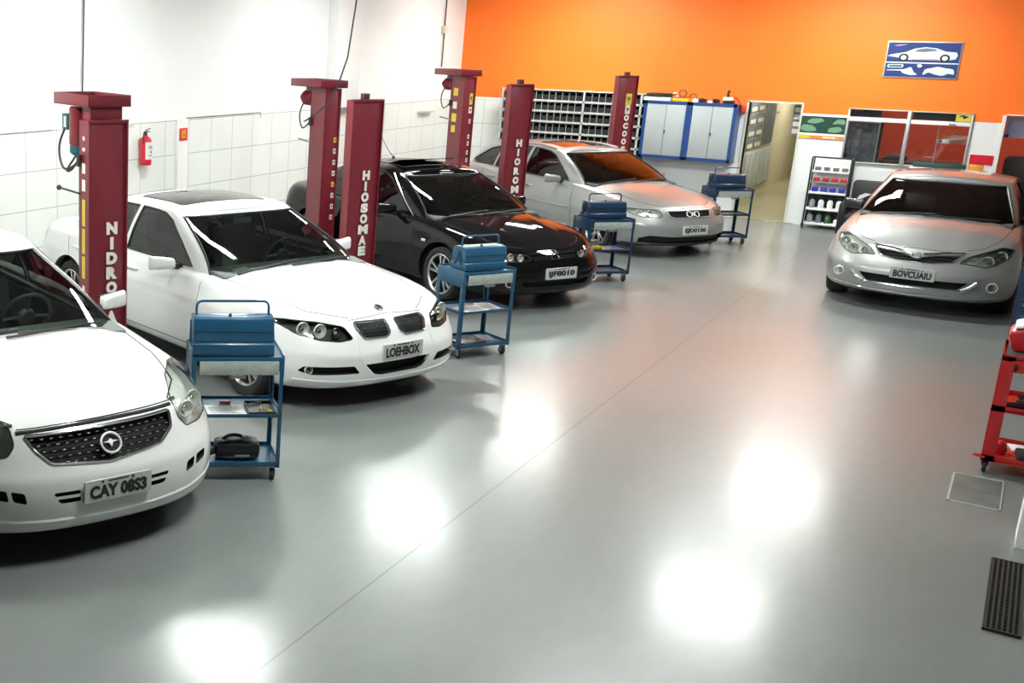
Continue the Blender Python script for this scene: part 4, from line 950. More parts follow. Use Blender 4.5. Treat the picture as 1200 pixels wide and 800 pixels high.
# ------------------------------------------------------------------ car builder
ZS = .9
def superell(n, N):
    """parameters phi giving evenly spaced points on a superellipse quadrant"""
    K = 600; pts = []
    for k in range(K+1):
        ph = PI/2*k/K
        c, s = max(math.cos(ph), 0.)**(2/n), max(math.sin(ph), 0.)**(2/n); pts.append((c, s))
    L = [0.]
    for k in range(K): L.append(L[-1]+math.hypot(pts[k+1][0]-pts[k][0], pts[k+1][1]-pts[k][1]))
    out = []; k = 0
    for i in range(N+1):
        t = L[-1]*i/N
        while k < K and L[k+1] < t: k += 1
        out.append(pts[min(k+1, K)] if i == N else pts[k] if t <= L[k] else pts[k+1])
    out[0] = (1., 0.); out[-1] = (0., 1.)
    return out
class Shell:
    """closed ring surface: stacked plan outlines (levels) with a crowned lid"""
    def __init__(s, lev, zf, nf, nr, Nf=22, Ns=40, Nr=14, taper=None, lid=None, K=18, nlev=22, flare=None):
        # lev: list of (t, w, xf, xr, lf, lr)
        ts = [l[0] for l in lev]
        cs = [curve([(l[0], l[j]) for l in lev]) for j in range(1, 6)]
        s.cs = cs; s.nf, s.nr = nf, nr; s.zf = zf; s.taper = taper or (lambda x: 1.); s.lid = lid
        s.flare = flare
        qf, qr = superell(nf, Nf), superell(nr, Nr)
        s.half = [('f', q) for q in qf] + [('s', k/Ns) for k in range(1, Ns)] + [('r', q) for q in reversed(qr)]
        s.M = len(s.half)
        T = []
        a, b_ = ts[0], ts[-1]
        for k in range(nlev+1): T.append(a+(b_-a)*k/nlev)
        s.T = T
        bm = s.bm = bmesh.new()
        rings = []
        for t in T:
            L = []; R = []
            for i in range(s.M):
                x, y, z = s.pt(t, i)
                v = bm.verts.new((x, y, z)); L.append(v)
                R.append(v if i in (0, s.M-1) else bm.verts.new((x, -y, z)))
            rings.append((L, R))
        def face(vs):
            u = []
            for v in vs:
                if v not in u: u.append(v)
            if len(u) > 2:
                try: bm.faces.new(u)
                except ValueError: pass
        for j in range(len(T)-1):
            for side in (0, 1):
                A, B = rings[j][side], rings[j+1][side]
                for i in range(s.M-1): face((A[i], A[i+1], B[i+1], B[i]))
        s.rings = rings
        # lid
        Lt, Rt = rings[-1]; rows = []
        for i in range(s.M):
            if i in (0, s.M-1): rows.append([Lt[i]]*(K+1)); continue
            row = [Lt[i]]; x, ys = Lt[i].co.x, Lt[i].co.y
            for k in range(1, K):
                kk = 1-2*k/K
                row.append(bm.verts.new((x, ys*kk, lid(-x, ys, kk))))
            row.append(Rt[i]); rows.append(row)
        for i in range(s.M-1):
            for k in range(K): face((rows[i][k], rows[i][k+1], rows[i+1][k+1], rows[i+1][k]))
        bmesh.ops.recalc_face_normals(bm, faces=bm.faces[:])
        # make sure normals point outward
        top = max(bm.faces, key=lambda f: f.calc_center_median().z)
        if top.normal.z < 0: bmesh.ops.reverse_faces(bm, faces=bm.faces[:])
        bm.normal_update()
        s.bvh = BVHTree.FromBMesh(bm)
    def pt(s, t, i):
        w, xf, xr, lf, lr = [c(t) for c in s.cs]; kind, q = s.half[i]
        xcf, xcr = xf+lf, xr-lr
        if kind == 'f': x, y = xcf-lf*q[0], w*q[1]
        elif kind == 'r': x, y = xcr+lr*q[0], w*q[1]
        else: x, y = xcf+(xcr-xcf)*q, w
        y *= s.taper(x)
        if s.flare: y += s.flare(x, t)*min(1., y/.6)
        return (-x, y, s.zf(t, x, y))
    def ray(s, o, d):
        h = s.bvh.ray_cast(Vector(o), Vector(d)); return (h[0], h[1]) if h[0] is not None else (None, None)
    def front(s, y, z, x=3.): return s.ray((x, y, z), (-1, 0, 0))
    def rear(s, y, z): return s.ray((-8, y, z), (1, 0, 0))
    def side(s, x, z, sg=1): return s.ray((-x, 3*sg, z), (0, -sg, 0))
    def top(s, x, y): return s.ray((-x, y, 4), (0, 0, -1))
def knife(bm, pts, d, R=None, closed=True):
    d = Vector(d).normalized(); n = len(pts)
    c = sum((Vector(p) for p in pts), Vector())/n
    R = R or max((Vector(p)-c).length for p in pts)+.12
    bm.normal_update()
    cand = set(f for f in bm.faces if f.normal.dot(d) > .02 and (f.calc_center_median()-c).length < R+.1)
    for i in range(n if closed else n-1):
        a, b = Vector(pts[i]), Vector(pts[(i+1) % n]); e = b-a
        e = e - d*e.dot(d); L = e.length
        if L < 1e-5: continue
        e /= L; no = e.cross(d).normalized()
        sub = []
        for f in cand:
            if not f.is_valid: continue
            es = [(v.co-a).dot(e) for v in f.verts]; ns = [(v.co-a).dot(no) for v in f.verts]
            if max(es) > -.004 and min(es) < L+.004 and max(ns) > -1e-5 and min(ns) < 1e-5: sub.append(f)
        if not sub: continue
        ge = list(set(x for f in sub for x in f.edges)); gv = list(set(x for f in sub for x in f.verts))
        r = bmesh.ops.bisect_plane(bm, geom=sub+ge+gv, dist=2e-5, plane_co=a, plane_no=no)
        for f in sub: cand.discard(f)
        for g in r['geom']:
            if isinstance(g, bmesh.types.BMFace) and g.is_valid: cand.add(g)
    return cand
def region(bm, pts, d, R=None):
    """cut the outline into the shell and return the faces inside it"""
    cand = knife(bm, pts, d, R)
    d = Vector(d).normalized(); a, b, _ = frame_at(d)
    P = [(Vector(p).dot(a), Vector(p).dot(b)) for p in pts]
    bm.normal_update(); out = []
    for f in cand:
        if not f.is_valid: continue
        if f.normal.dot(d) <= .02: continue
        q = f.calc_center_median(); x, y = q.dot(a), q.dot(b); ins = False; j = len(P)-1
        for i in range(len(P)):
            if (P[i][1] > y) != (P[j][1] > y) and x < (P[j][0]-P[i][0])*(y-P[i][1])/(P[j][1]-P[i][1])+P[i][0]: ins = not ins
            j = i
        if ins: out.append(f)
    return out
def copy_faces(fs, off=0.):
    nb = bmesh.new(); mp = {}
    vs = set(v for f in fs for v in f.verts)
    for v in vs:
        nrm = Vector()
        for f in v.link_faces:
            if f in fs: nrm += f.normal
        if nrm.length > 0: nrm.normalize()
        mp[v] = nb.verts.new(v.co+nrm*off)
    for f in fs:
        try: nb.faces.new([mp[v] for v in f.verts])
        except ValueError: pass
    return nb
def pocket(bm, fs, depth, d, mi=1):
    """push faces inward along -d leaving walls, paint them with material mi"""
    d = Vector(d).normalized()
    r = bmesh.ops.extrude_face_region(bm, geom=fs)
    nv = [g for g in r['geom'] if isinstance(g, bmesh.types.BMVert)]; nf = [g for g in r['geom'] if isinstance(g, bmesh.types.BMFace)]
    bmesh.ops.translate(bm, verts=nv, vec=-d*depth)
    old = [f for f in fs if f.is_valid]
    if old: bmesh.ops.delete(bm, geom=old, context='FACES_KEEP_BOUNDARY')
    for f in nf: f.material_index = mi
    s = set(nv)
    for f in set(f for v in nv for f in v.link_faces): f.material_index = mi
def densify(pts, step=.06, closed=True):
    out = []; n = len(pts)
    for i in range(n if closed else n-1):
        a, b = pts[i], pts[(i+1) % n]; L = math.hypot(b[0]-a[0], b[1]-a[1]); k = max(1, int(L/step))
        for j in range(k): out.append((lerp(a[0], b[0], j/k), lerp(a[1], b[1], j/k)))
    if not closed: out.append(pts[-1])
    return out
def roundpoly(pts, r=.02, n=4):
    out = []; m = len(pts)
    for i in range(m):
        p = Vector(pts[i]); a = Vector(pts[i-1]); b = Vector(pts[(i+1) % m])
        ra = min(r, (a-p).length*.45, (b-p).length*.45)
        A = p+(a-p).normalized()*ra; B = p+(b-p).normalized()*ra
        for k in range(n+1):
            t = k/n; q = A*(1-t)**2+p*2*t*(1-t)+B*t*t; out.append((q.x, q.y))
    return out
def wheel(parent, x, y, sg, r=.292, w=.20, spokes=5, double=True, name='wheel', dark=False, rr=.70):
    """wheel with tyre, rim and spokes, axle along local y; sg = outward side"""
    wt = bpy.data.objects.new(name, None); COL.objects.link(wt); wt.parent = parent; wt.location = (x, y, r); wt.empty_display_size = .1
    Mw = Matrix.Rotation(-sg*PI/2, 4, 'X')          # local z -> outward
    b = BM(); h = w/2
    lathe(b, [(r*rr, -h*.8), (r*.80, -h), (r*.93, -h*.98), (r*.985, -h*.80), (r, -h*.4), (r, h*.4), (r*.985, h*.80), (r*.93, h*.98), (r*.80, h), (r*rr+.004, h*.86), (r*rr-.006, h*.80)], Mw, 48)
    for k in (-.45, 0, .45):
        pass
    obj('tyre', b, M['rubber'], wt)
    b = BM(); R1 = r*rr
    lathe(b, [(R1+.004, h*.86), (R1-.004, h*.88), (R1-.014, h*.78), (R1-.024, h*.3), (R1-.03, -h*.6), (0, -h*.6)], Mw, 48, mi=1)
    lathe(b, [(R1+.004, h*.86), (R1-.004, h*.885), (R1-.014, h*.80), (R1-.017, h*.7)], Mw, 48, mi=0)
    obj('rim', b, [M['alloy'], M['trim_black']], wt)
    b = BM()
    n = spokes*(2 if double else 1)
    for k in range(spokes):
        for dd in ((-.14, .14) if double else (0,)):
            a = 2*PI*k/spokes+PI/2
            a0 = a+dd*.5; a1 = a+dd*1.5
            p0 = Vector((math.cos(a0)*.03, math.sin(a0)*.03, h*.66)); p1 = Vector((math.cos(a1)*(R1-.010), math.sin(a1)*(R1-.010), h*.74))
            dv = (p1-p0); L = dv.length; ang = math.atan2(dv.y, dv.x)
            wd = .014 if double else .028
            Q = Matrix.Translation(p0) @ Matrix.Rotation(ang, 4, 'Z')
            prism(b, [(0, -wd*1.1), (L*.5, -wd*.75), (L, -wd*1.0), (L, wd*1.0), (L*.5, wd*.75), (0, wd*1.1)], -.022, .004, Mw @ Q, bev=.003)
    lathe(b, [(.058, h*.50), (.058, h*.70), (.045, h*.76), (0, h*.77)], Mw, 24)
    obj('spokes', b, M['alloy'], wt)
    b = BM(); lathe(b, [(.026, h*.77), (.026, h*.80), (0, h*.81)], Mw, 20); obj('hub_cap', b, M['trim_black'], wt)
    return wt
def border(pts, r, m, name, parent, off=0., closed=True, loc=(0, 0, 0)):
    b = BM(); tube(b, pts, r, 6, closed=closed); return obj(name, b, m, parent, loc=loc)
def make_car(S, label, cat, loc, heading):
    root = thing(S['name'], label, cat, (loc[0], loc[1], 0), heading)
    L, W = S['L'], S['W']/2
    off = (L/2, 0, 0)
    # place the root under the car's middle
    root.location = (loc[0]-math.cos(heading)*L/2, loc[1]-math.sin(heading)*L/2, 0)
    P = M[S['paint']]
    def O(name, b, m, parent=root, **k): return obj(name, b, m, parent, loc=off, **k)
    zs_ = curve([(a, z*ZS) for a, z in S['shoulder']]); crown = curve([(a, z*ZS) for a, z in S['crown']])
    zb = S.get('zb', .19)*ZS
    def zf(t, x, y): return zb+(zs_(x)-zb)*t
    wtop = S['lev'][-1][1]*W
    ridge = S.get('ridge')
    def deck(x, ys, k):
        z = zs_(x)+crown(x)*min(1., (ys/wtop))**1.3*(1-abs(k)**2.3)
        if ridge:
            y = abs(ys*k); ry = ridge[0]+(ridge[1])*min(1, max(0, (x-.2)/1.0))
            z += ridge[2]*math.exp(-((y-ry)/ridge[3])**2)*min(1, ys/wtop)*max(0., min(1., (x-.15)/.4))*(1 if x < 1.7 else 0)
        return z
    taper = S.get('taper') or (lambda x: 1.)
    wx = S['wheels']
    arch = S.get('arch', .345)
    def flare(x, t):
        f = 0.
        for xc in wx:
            dd = (x-xc)/.42
            f += .014*math.exp(-dd*dd*1.6)*math.exp(-((t-.45)/.33)**2)
        cr = S.get('crease')
        if cr and .9 < x < L-.3: f += cr[1]*math.exp(-((t-cr[0])/.05)**2)
        return f
    lev = [(t, w*W, xf, L-xr, S['lf'], S['lr']) for (t, w, xf, xr) in S['lev']]
    body = Shell(lev, zf, S['nf'], S['nr'], taper=taper, lid=deck, nlev=26, Ns=44, flare=flare)
    # cabin
    C = S['cabin']
    xt = C['top']; re = curve([(a, z*ZS) for a, z in C['edge']]); rc = C['crown']*ZS
    wb, wt_ = C['wb'], C['wt']
    def ydeck(x, y):
        h = body.top(x, min(abs(y), wtop*.985))
        return h[0].z if h[0] is not None else zs_(x)
    cache = {}
    def zc(t, x, y):
        key = (round(x, 3), round(y, 3)); 
        if key not in cache: cache[key] = ydeck(x, y)
        return lerp(cache[key]-.03, re(x), t)
    (b0, b1), (t0, t1) = C['base'], C['top']
    clev = []
    for k in range(9):
        t = k/8; bow = math.sin(PI*t)
        clev.append((t, lerp(wb, wt_, t)+.022*bow, lerp(b0, t0, t)-C.get('bowf', .03)*bow, lerp(b1, t1, t)+C.get('bowr', .03)*bow, lerp(C['lf'][0], C['lf'][1], t), lerp(C['lr'][0], C['lr'][1], t)))
    # soften the junction with the roof
    xm = (b0+b1)/2
    def ctaper(x): return 1-.055*((x-(xm-.05))/1.4)**2
    wtt = clev[-1][1]
    def clid(x, ys, k): return re(x)+rc*min(1., ys/wtt)**1.2*(1-abs(k)**2.4)
    cab = Shell(clev, zc, C.get('nf', 4.2), C.get('nr', 3.4), Nf=20, Ns=34, Nr=16, taper=ctaper, lid=clid, nlev=16)
    cb = cab.bm; bb = body.bm
    # remove the deck under the cabin
    def inside(x, y):
        t = .0; w, xf, xr, lf, lr = [c(0.) for c in cab.cs]
        w = (w-.05)*ctaper(x); xf += .10; xr -= .10
        if x < xf or x > xr or abs(y) > w: return False
        if x < xf+lf: u = (xf+lf-x)/lf; return abs(y) < w*(max(0, 1-u**cab.nf))**(1/cab.nf)
        if x > xr-lr: u = (x-(xr-lr))/lr; return abs(y) < w*(max(0, 1-u**cab.nr))**(1/cab.nr)
        return True
    bb.faces.ensure_lookup_table()
    kill = [f for f in bb.faces if f.normal.z > .7 and all(inside(-v.co.x, v.co.y) for v in f.verts)]
    bmesh.ops.delete(bb, geom=kill, context='FACES')
    # ------------ cabin glass
    def crow(kind, lo, hi, tl, ys=None):
        pass
    gm = M[S['glass']]; gs = M[S.get('glass_side', S['glass'])]
    def cpt_f(y, t, back=False):
        w, xf, xr, lf, lr = [c(t) for c in cab.cs]
        # iterate taper
        x = xf if not back else xr
        for _ in range(6):
            u = min(.999, abs(y)/(w*ctaper(x)))
            if not back: x = xf+lf-lf*(1-u**cab.nf)**(1/cab.nf)
            else: x = xr-lr+lr*(1-u**cab.nr)**(1/cab.nr)
        return Vector((-x, y, zc(t, x, abs(y))))
    def cpt_s(x, t, sg):
        w, xf, xr, lf, lr = [c(t) for c in cab.cs]
        q = 1.
        if x < xf+lf: u = min(.999, (xf+lf-x)/lf); q = (1-u**cab.nf)**(1/cab.nf)
        elif x > xr-lr: u = min(.999, (x-(xr-lr))/lr); q = (1-u**cab.nr)**(1/cab.nr)
        y = w*q*ctaper(x)
        return Vector((-x, sg*y, zc(t, x, y)))
    glassparts = []
    ws = C['ws']    # (half width base, half width top, t0, t1)
    def pane(name, pts, d, m, rim=.007):
        fs = region(cb, pts, d, None)
        if not fs: print('EMPTY', S['name'], name); return None
        g = copy_faces(fs, -.004); bmesh.ops.delete(cb, geom=fs, context='FACES')
        o = O(name, g, m, recalc=False, sharp=0)
        if rim:
            bq = BM(); tube(bq, pts, rim, 6, closed=True); obj('seal', bq, M[S.get('seal', 'trim_black')], o)
        return o
    N = 12
    def wsp(u, t):       # u -1..1
        return cpt_f(u*lerp(ws[0], ws[1], (t-ws[2])/(ws[3]-ws[2])), t)
    pts = [wsp(-1+2*k/N, ws[2]) for k in range(N+1)] + [wsp(1, lerp(ws[2], ws[3], k/6)) for k in range(1, 6)] + [wsp(1-2*k/N, ws[3]) for k in range(N+1)] + [wsp(-1, lerp(ws[3], ws[2], k/6)) for k in range(1, 6)]
    pane('windshield', pts, (1, 0, .9), gm, .011)
    rw = C['rw']
    def rwp(u, t): return cpt_f(u*lerp(rw[0], rw[1], (t-rw[2])/(rw[3]-rw[2])), t, True)
    pts = [rwp(-1+2*k/N, rw[2]) for k in range(N+1)] + [rwp(1, lerp(rw[2], rw[3], k/6)) for k in range(1, 6)] + [rwp(1-2*k/N, rw[3]) for k in range(N+1)] + [rwp(-1, lerp(rw[3], rw[2], k/6)) for k in range(1, 6)]
    pane('rear_window', pts, (-1, 0, .8), gs, .009)
    for sg in (1, -1):
        for nm, poly in C['side']:
            pp = densify(poly, .12)
            pts = [cpt_s(x, t, sg) for x, t in pp]
            pane(nm, pts, (0, sg, .25), gs, .009)
    # sunroof
    if 'sunroof' in S:
        x0, x1, w = S['sunroof'][:3]
        pp = roundpoly([(x0, -w), (x0, w), (x1, w), (x1, -w)], .05)
        pts = []
        for x, y in densify(pp, .08):
            h = cab.top(x, y); pts.append(h[0])
        fs = region(cb, pts, (0, 0, 1))
        g = copy_faces(fs, .004); bmesh.ops.delete(cb, geom=fs, context='FACES'); o = O('sunroof', g, M['glass_dark'], recalc=False, sharp=0)
        bq = BM(); tube(bq, pts, .006, 6, closed=True); obj('seal', bq, M['trim_black'], o)
        if S['sunroof'][3]:
            bq = BM(); z = max(p.z for p in pts)
            prism(bq, [(-x0-.36, z+.004), (-x0-.02, z+.045), (-x0-.02, z+.055), (-x0-.36, z+.014)], -w+.03, w-.03, Matrix.Rotation(PI/2, 4, 'X'), bev=.004); obj('raised_panel', bq, M['black_paint'], o)
    roofm = M[S['roof_paint']] if 'roof_paint' in S else P
    # inner tub so that one sees no hollow shell through the glass
    # ------------ body cuts
    for sg in (1, -1):
        for xc in wx:
            R = arch; zc_ = S.get('wr', .292)+.01
            pts = []
            for k in range(28):
                a = 2*PI*k/28
                pts.append(Vector((-xc+R*math.cos(a), sg*W, zc_+R*.98*math.sin(a))))
            fs = region(bb, pts, (0, sg, 0), R=R+.35)
            fs = [f for f in fs if f.calc_center_median().y*sg > W*.6]
            bmesh.ops.delete(bb, geom=fs, context='FACES')
            # wheel housing
            w_ = BM(); yo, yi = sg*(W*.93), sg*(W-.34)
            pr = [(R*1.0*math.cos(PI*k/16-.18 if k == 0 else PI*k/16), R*math.sin(PI*k/16)) for k in range(17)]
            A = [w_.verts.new((-xc+p[0], yo, zc_+p[1])) for p in pr]; B = [w_.verts.new((-xc+p[0], yi, zc_+p[1])) for p in pr]
            for k in range(16): w_.faces.new((A[k], A[k+1], B[k+1], B[k]))
            w_.faces.new(B)
            O('wheel_housing', w_, M['gap'])
            lp = []
            for k in range(25):
                a = rad(-14)+rad(208)*k/24
                hh = body.ray((-xc+(R+.004)*math.cos(a), 3*sg, zc_+(R+.004)*.98*math.sin(a)), (0, -sg, 0))
                if hh[0] is not None and hh[0].y*sg > W*.6: lp.append(hh[0]-Vector((0, sg*.004, 0)))
            if len(lp) > 3:
                bq = BM(); tube(bq, lp, .007, 6); O('arch_lip', bq, P)
    def fpts(poly, step=.06, kind='f'):
        out = []
        for p in densify(poly, step):
            if kind == 'f': h = body.front(p[0], p[1]*ZS)
            elif kind in ('l', 'r'): h = body.side(p[0], p[1]*ZS, 1 if kind == 'l' else -1)
            elif kind == 't': h = body.top(p[0], p[1])
            if h[0] is not None: out.append(h[0])
        return out
    mirror = lambda poly: [(-y, z) for y, z in reversed(poly)]
    # openings: name, polygon (y,z), depth, rim
    for nm, poly, depth, sym in S['openings']:
        for k, pl in enumerate([poly, mirror(poly)] if sym else [poly]):
            pl = roundpoly(pl, .012, 2)
            pts = fpts(pl)
            fs = region(bb, pts, (1, 0, .1))
            if not fs: print('EMPTY', S['name'], nm); continue
            pocket(bb, fs, depth, (1, 0, 0), 1)
    def inpoly(y, z, P_):
        ins = False; j = len(P_)-1
        for i in range(len(P_)):
            if (P_[i][1] > z) != (P_[j][1] > z) and y < (P_[j][0]-P_[i][0])*(z-P_[i][1])/(P_[j][1]-P_[i][1])+P_[i][0]: ins = not ins
            j = i
        return ins
    def grille(nm, poly, style, m, rim, rimm, inset=.012, nz=7, ny=12, bar=.006, sym=False):
        """bars laid inside an opening, and its chrome surround"""
        for pl in ([poly, mirror(poly)] if sym else [poly]):
            ys = [p[0] for p in pl]; zz = [p[1] for p in pl]
            b = BM(); hmi = 1 if 'd' in style else 0
            if 'h' in style:
                for k in range(1, nz):
                    z = lerp(min(zz), max(zz), k/nz); run = []
                    for j in range(61):
                        y = lerp(min(ys), max(ys), j/60)
                        if inpoly(y, z, pl):
                            h = body.front(y, z*ZS)
                            if h[0] is not None: run.append(h[0]-Vector((inset+(.014 if hmi else 0), 0, 0)))
                        elif len(run) > 1: tube(b, run, bar, 6, mi=hmi); run = []
                        else: run = []
                    if len(run) > 1: tube(b, run, bar, 6, mi=hmi)
            if 'v' in style:
                for k in range(1, ny):
                    y = lerp(min(ys), max(ys), k/ny); run = []
                    for j in range(31):
                        z = lerp(min(zz), max(zz), j/30)
                        if inpoly(y, z, pl):
                            h = body.front(y, z*ZS)
                            if h[0] is not None: run.append(h[0]-Vector((inset*.6, 0, 0)))
                    if len(run) > 1: tube(b, run, bar*.8, 6)
            if 'd' in style:                       # rows of small studs
                for k in range(1, nz):
                    z = lerp(min(zz), max(zz), k/nz)
                    for j in range(ny):
                        y = lerp(min(ys), max(ys), (j+.5*(k % 2)+.25)/ny)
                        if inpoly(y, z-.008, pl) and inpoly(y, z+.008, pl) and inpoly(y+.015, z, pl) and inpoly(y-.015, z, pl):
                            h = body.front(y, z*ZS)
                            if h[0] is not None: box(b, h[0]-Vector((inset*.5, 0, 0)), (.012, .020, .007), bev=.002)
            g = O(nm, b, [M[m], M['trim_black']]) if len(b.verts) else None
            if rim:
                pts = fpts(roundpoly(pl, .02, 3), .05)
                bq = BM(); tube(bq, pts, rim, 8, closed=True)
                o = obj('surround', bq, M[rimm], g, loc=(0, 0, 0) if g else off) if g else O('surround', bq, M[rimm])
    for g in S['grilles']: grille(**g)
    # headlights: poly as front-view (y, z) points
    HL = S['headlight']
    for sg in (1, -1):
        pl = [(sg*y, z) for y, z in HL['poly']]
        pl = roundpoly(pl, .02, 3)
        raw = fpts(pl, .05)
        dn = Vector(HL.get('dir', (1, .35, .35))); dn.y *= sg
        fs = region(bb, raw, dn)
        if not fs: print('EMPTY head'); continue
        lens = copy_faces(fs, .002)
        pocket(bb, fs, .07, dn.normalized(), 2)
        lo = O('headlight', lens, M['lens'], recalc=False, sharp=0)
        bq = BM(); tube(bq, raw, .0045, 6, closed=True); obj('lamp_seal', bq, M['trim_black'], lo)
        for (y, z, r, mm) in HL['bowls']:
            h = body.front(sg*y, z*ZS)
            if h[0] is None: continue
            c = h[0]-Vector((.055, 0, 0))
            ax = Vector((1, .12*sg, .02)).normalized(); A_, B_, _ = frame_at(ax)
            Mx = Matrix.Translation(c) @ Matrix((A_, B_, ax)).transposed().to_4x4()
            b = BM(); lathe(b, [(0, -.02), (r*.5, -.012), (r*.85, .006), (r, .03), (r*1.08, .03), (r*1.1, .02)], Mx, 24, mi=0)
            b2 = BM(); bmesh.ops.create_uvsphere(b2, u_segments=16, v_segments=10, radius=r*.45, matrix=Matrix.Translation(c+ax*.006))
            for f in b2.faces: f.smooth = True
            oo = obj('reflector', b, M[mm], lo); obj('bulb_lens', b2, M['lamp_bright' if mm != 'lamp_bright' else 'chrome'], lo)
    # fog lamps
    for (y, z, r) in S.get('fogs', []):
        for sg in (1, -1):
            h = body.front(sg*y, z*ZS)
            if h[0] is None: continue
            dx = S.get('fogdx', .015)
            ax = Vector((1, .25*sg, 0)).normalized(); A_, B_, _ = frame_at(ax)
            Mx = Matrix.Translation(h[0]-Vector((dx, 0, 0))) @ Matrix((A_, B_, ax)).transposed().to_4x4()
            b = BM(); lathe(b, [(0, -.03), (r*.6, -.02), (r*.9, .0), (r, .008), (r*1.12, .006), (r*1.15, -.01)], Mx, 24)
            fo = O('fog_lamp', b, M['lamp_bright'])
            b = BM(); lathe(b, [(0, .006), (r*.9, .002)], Mx, 24); obj('fog_lens', b, M['lens'], fo)
    # number plate
    py, pz = S['plate'][:2]
    h = body.front(py, pz*ZS)
    plx = h[0].x+S.get('plate_dx', .012)
    for dy in (-.19, .19):
        for dz in (-.055, .055):
            hh = body.front(py+dy, pz*ZS+dz)
            if hh[0] is not None: plx = max(plx, hh[0].x+.004)
    tilt = S.get('plate_tilt', 0.)
    Mp_ = Matrix.Translation((plx, py, pz*ZS)) @ Matrix.Rotation(PI/2, 4, 'Z') @ Matrix.Rotation(PI/2+tilt, 4, 'X')
    b = BM(); prism(b, roundpoly([(-.2, -.058), (.2, -.058), (.2, .058), (-.2, .058)], .008, 2), -.008, .006, Mp_); pm = S.get('plate_mat', ('plate_grey', 'plate_ink'))
    po = O('number_plate', b, M[pm[0]])
    if S.get('plate_field'):
        b = BM(); prism(b, [(-.165, -.045), (.165, -.045), (.165, .045), (-.165, .045)], .006, .0068, Mp_); obj('plate_field', b, M[S['plate_field']], po)
    tx = text_obj('characters', S['plate_text'], .09, M[pm[1]], Mp_ @ Matrix.Translation((0, -.006 if not S.get('plate_field') else 0, .0075)), po, depth=.001, bold=.004, fit=(.34 if not S.get('plate_field') else .31, .072))
    if not S.get('plate_field'):
        b = BM(); prism(b, [(-.06, .042), (.06, .042), (.06, .05), (-.06, .05)], .006, .0068, Mp_); 
        for xx in (-.10, .08): prism(b, [(xx, .040), (xx+.012, .040), (xx+.012, .052), (xx, .052)], .006, .009, Mp_)
        obj('plate_strip', b, M['plate_ink'], po)
    # seams (panel gaps)
    sid = 0
    for kind, poly in S['seams']:
        segs = {'f': [('f', poly)], 'F': [('f', poly), ('f', [(-y, z) for y, z in poly])], 't': [('t', poly)], 'T': [('t', poly), ('t', [(x, -y) for x, y in poly])], 's': [('l', poly), ('r', poly)]}[kind]
        for kk, pl in segs:
            pts = []
            for p in densify(pl, .035, closed=False):
                if kk == 'f': h = body.front(p[0], p[1]*ZS)
                elif kk == 't': h = body.top(p[0], p[1])
                else: h = body.side(p[0], p[1]*ZS, 1 if kk == 'l' else -1)
                if h[0] is not None: pts.append(h[0]-h[1]*.0015)
            if len(pts) > 1:
                b = BM(); tube(b, pts, S.get('seam_r', .0038), 5); O('panel_gap', b, M['gap'])
    # handles
    for x, z in S['handles']:
        for sg in (1, -1):
            h = body.side(x, z*ZS, sg)
            if h[0] is None: continue
            b = BM(); y = h[0].y
            tube(b, [(-x-.095, y-sg*.004, h[0].z), (-x-.08, y+sg*.022, h[0].z+.002), (-x, y+sg*.03, h[0].z+.004), (-x+.08, y+sg*.022, h[0].z+.002), (-x+.095, y-sg*.004, h[0].z)], [.008, .012, .013, .012, .008], 8)
            O('door_handle', b, M[S.get('handle_mat', S['paint'])])
    # mirrors
    mx, mz = S['mirror']
    for sg in (1, -1):
        y0 = W*.93+S.get('mirror_in', 0.)
        b = BM()
        prof = [(-.02, .0), (.03, .0)]
        c = (-mx+.02, sg*(y0+.13), mz*ZS+.035)
        for ky, hh_, dd_ in ((-.11, .085, .06), (-.06, .115, .09), (.0, .13, .105), (.06, .125, .10), (.10, .10, .08)):
            pass
        fs_ = box(b, c, (.11, .23, .135), None, bev=.0)
        for v in b.verts:
            o_ = (v.co.y-c[1])*sg
            if v.co.x > c[0]: v.co.x -= .035+(.02 if o_ > 0 else 0); v.co.z = c[2]+(v.co.z-c[2])*.75; v.co.y = c[1]+(v.co.y-c[1])*.85
            if o_ < 0: v.co.z = c[2]+(v.co.z-c[2])*.72-.01
            v.co.x -= o_*.18
        bmesh.ops.bevel(b, geom=b.edges[:], offset=.02, segments=2, affect='EDGES', profile=.5)
        mo = O('mirror', b, M[S.get('mirror_mat', S['paint'])], subsurf=1)
        b = BM(); tube(b, [(-mx-.02, sg*(y0-.10), mz*ZS-.03), (-mx+.0, sg*(y0), mz*ZS-.005), (-mx+.01, sg*(y0+.08), mz*ZS+.01)], [.03, .024, .02], 8); obj('arm', b, M['trim_black'], mo)
        b = BM(); box(b, (c[0]-.048, c[1], c[2]), (.006, .175, .095), Euler((0, 0, -sg*.22)).to_matrix(), bev=.002); obj('mirror_glass', b, M['chrome'], mo)
    # wipers
    for (ya, yb_) in S.get('wipers', ((-.10, .52), (-.62, -.05))):
        a = cpt_f(ya, .03)+Vector((.01, 0, .022)); c = cpt_f(yb_, .10)+Vector((.008, 0, .018))
        b = BM(); m0 = (a+c)/2+Vector((.03, 0, .012)); tube(b, [a+Vector((.02, 0, .01)), m0, c+Vector((.012, 0, .01))], [.009, .007, .004], 6)
        tube(b, [cpt_f(lerp(ya, yb_, .15), .055)+Vector((.02, 0, .022)), cpt_f(yb_+(yb_-ya)*.12, .115)+Vector((.012, 0, .016))], .009, 6)
        O('wiper', b, M['trim_black'])
    # cowl strip
    b = BM(); pts = []
    A = [cpt_f((-ws[0]+2*ws[0]*k/16)*.93, .0)+Vector((.035, 0, .02)) for k in range(17)]; B_ = [cpt_f((-ws[0]+2*ws[0]*k/16)*.95, .06)+Vector((.0, 0, .004)) for k in range(17)]
    va = [b.verts.new(p) for p in A]; vb = [b.verts.new(p) for p in B_]
